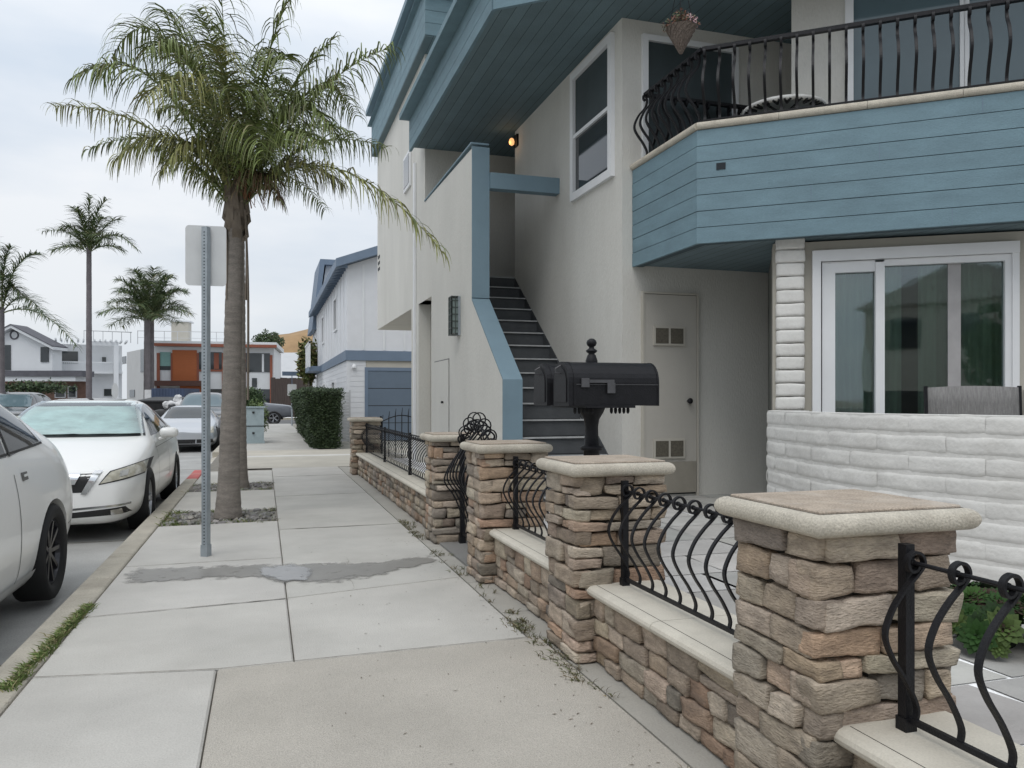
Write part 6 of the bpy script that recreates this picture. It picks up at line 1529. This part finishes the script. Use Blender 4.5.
# brown timber fence & pale roofed house beyond
ff = wall_frame(271, 62, 312, 62)
e = empty('timber_fence', ff[0], 'tall dark brown timber fence beyond the pickup truck', 'fence')
s1, zf = wf_at(ff, 312, 378); b = B(); k = 0.0; random.seed(2)
while k < s1 + 6: b.obox(ff[0], ff[2], ff[3], k, k + .17, 0, .04, -.2, zf + random.uniform(-.05, .05)); k += .18
b.build('boards', 'fence_wood', e)
b = B(); b.obox(ff[0], ff[2], ff[3], 0, s1 + 6, -.08, -.005, .4, .5); b.obox(ff[0], ff[2], ff[3], 0, s1 + 6, -.08, -.005, 2.2, 2.3); b.build('fence_rail', 'fence_wood', e)
fr3 = wall_frame(266, 78, 330, 78)
e = empty('pale_roof_house', fr3[0], 'house with a pale sloping roof behind the timber fence', 'house', 'houses')
s1, zz1 = wf_at(fr3, 330, 352); s0, zz0 = wf_at(fr3, 266, 378)
b = B(); b.obox(fr3[0], fr3[2], fr3[3], 0, s1, -8, 0, -.2, zz0); b.build('wall', 'redtrim', e)
v = [fr3[0] + fr3[2] * s + fr3[3] * f + UP * z for s, f, z in ((-.3, .5, zz0), (s1, .5, zz0), (s1, -6, zz1 + .3), (-.3, -6, zz1 + .3), (-.3, .5, zz0 - .2), (s1, .5, zz0 - .2), (s1, -6, zz0 - .2), (-.3, -6, zz0 - .2))]
b = B(); b.add(v, [(0, 1, 2, 3), (4, 7, 6, 5), (0, 4, 5, 1), (1, 5, 6, 2), (2, 6, 7, 3), (3, 7, 4, 0)]); b.build('roof', 'fargrey', e)
# brown hill
b = B(); hc = onD(300, 340, 150); n = 26; vs = []
for i in range(n):
    for j in range(n):
        x = (i / (n - 1) - .5) * 90; y = (j / (n - 1) - .5) * 60; r2 = (x / 22) ** 2 + (y / 20) ** 2
        z = 17.5 * math.exp(-r2 * .9) * (1 + .12 * noise.noise((x * .12, y * .12, 0))) - .5; vs.append((hc.x + 4 + x, hc.y + 20 + y, z))
b.add(vs, [(i * n + j, (i + 1) * n + j, (i + 1) * n + j + 1, i * n + j + 1) for i in range(n - 1) for j in range(n - 1)]); struct(b.build('hill', 'hill', smooth=True))
# tree beyond
tt = onD(268, 345, 110); e = empty('distant_tree', (tt.x, tt.y, 0), 'round dark green tree at the foot of the brown hill', 'tree'); b = B(); b.raw = True; random.seed(12)
def sam():
    d = Vector((random.gauss(0, 1), random.gauss(0, 1), random.gauss(0, 1))).normalized(); k = random.random() ** .4 * (1 + .3 * noise.noise(d * 2.2)); return (tt.x + d.x * 2.1 * k, tt.y + d.y * 2 * k, tt.z + .4 + d.z * 1.5 * k)
leafmass(b, sam, 2600, .22, [(.04, .07, .025), (.06, .09, .03), (.03, .05, .02)]); b.build('crown', 'hedge', e)
b = B(); b.sweep([(tt.x, tt.y, -.2), (tt.x, tt.y, tt.z)], .25, seg=8); b.build('trunk', 'bark_far', e)

for i, (hx, hy, hw_, hd, hh) in enumerate(((6.5, -26, 9, 8, 6.4), (-6, -30, 9, 8, 5.6), (18, -22, 8, 9, 6))):
    e = empty('street_house', (hx, hy, 0), ('tall cream', 'wide cream', 'low pale')[i] + ' house down the street behind the viewpoint, outside the picture', 'house', 'houses')
    b = B(); b.box(hx - hw_ / 2, hx + hw_ / 2, hy - hd / 2, hy + hd / 2, -.1, hh); b.build('wall', ('beige', 'beige', 'stucco_tan')[i], e)
    b = B(); b.yprism([(hx - hw_ / 2 - .4, hh), (hx + hw_ / 2 + .4, hh), (hx, hh + 1.8)], hy - hd / 2 - .3, hy + hd / 2 + .3); b.build('roof', 'stucco_tan', e)
    for k in range(3): b = B(); x = hx - hw_ / 2 + 1 + k * 2.8; b.box(x, x + 1.5, hy + hd / 2, hy + hd / 2 + .05, 3.6, 5); b.build('window', 'glassdark', e)
for i, (tx, ty) in enumerate(((2.2, -17), (-1.5, -19), (9.5, -14))):
    shrub(('tall', 'wide', 'low')[i] + ' green garden tree behind the viewpoint, outside the picture', (tx, ty, (3.2, 2.8, 2.2)[i]), (1.9, 2.1, 1.8)[i], (2.2, 1.7, 1.5)[i], 2600, .24, [(.05, .09, .03), (.08, .12, .04)], name='garden_tree', cat='tree')
# buildings across our street behind the camera-left are reflected in the glass
e = empty('street_house', (-16, 6, 0), 'pale house across the street, outside the picture', 'house', 'houses')
b = B(); b.box(-24, -15, -8, 12, -.1, 6.2); b.build('wall', 'beige', e)
b = B(); b.box(-24.4, -14.6, -8.4, 12.4, 6.2, 6.5); b.build('roof', 'darkroof', e)
for k in range(4): b = B(); b.box(-15.0, -14.95, -6 + k * 4.6, -4.2 + k * 4.6, 1, 2.4); b.build('window', 'glassdark', e)
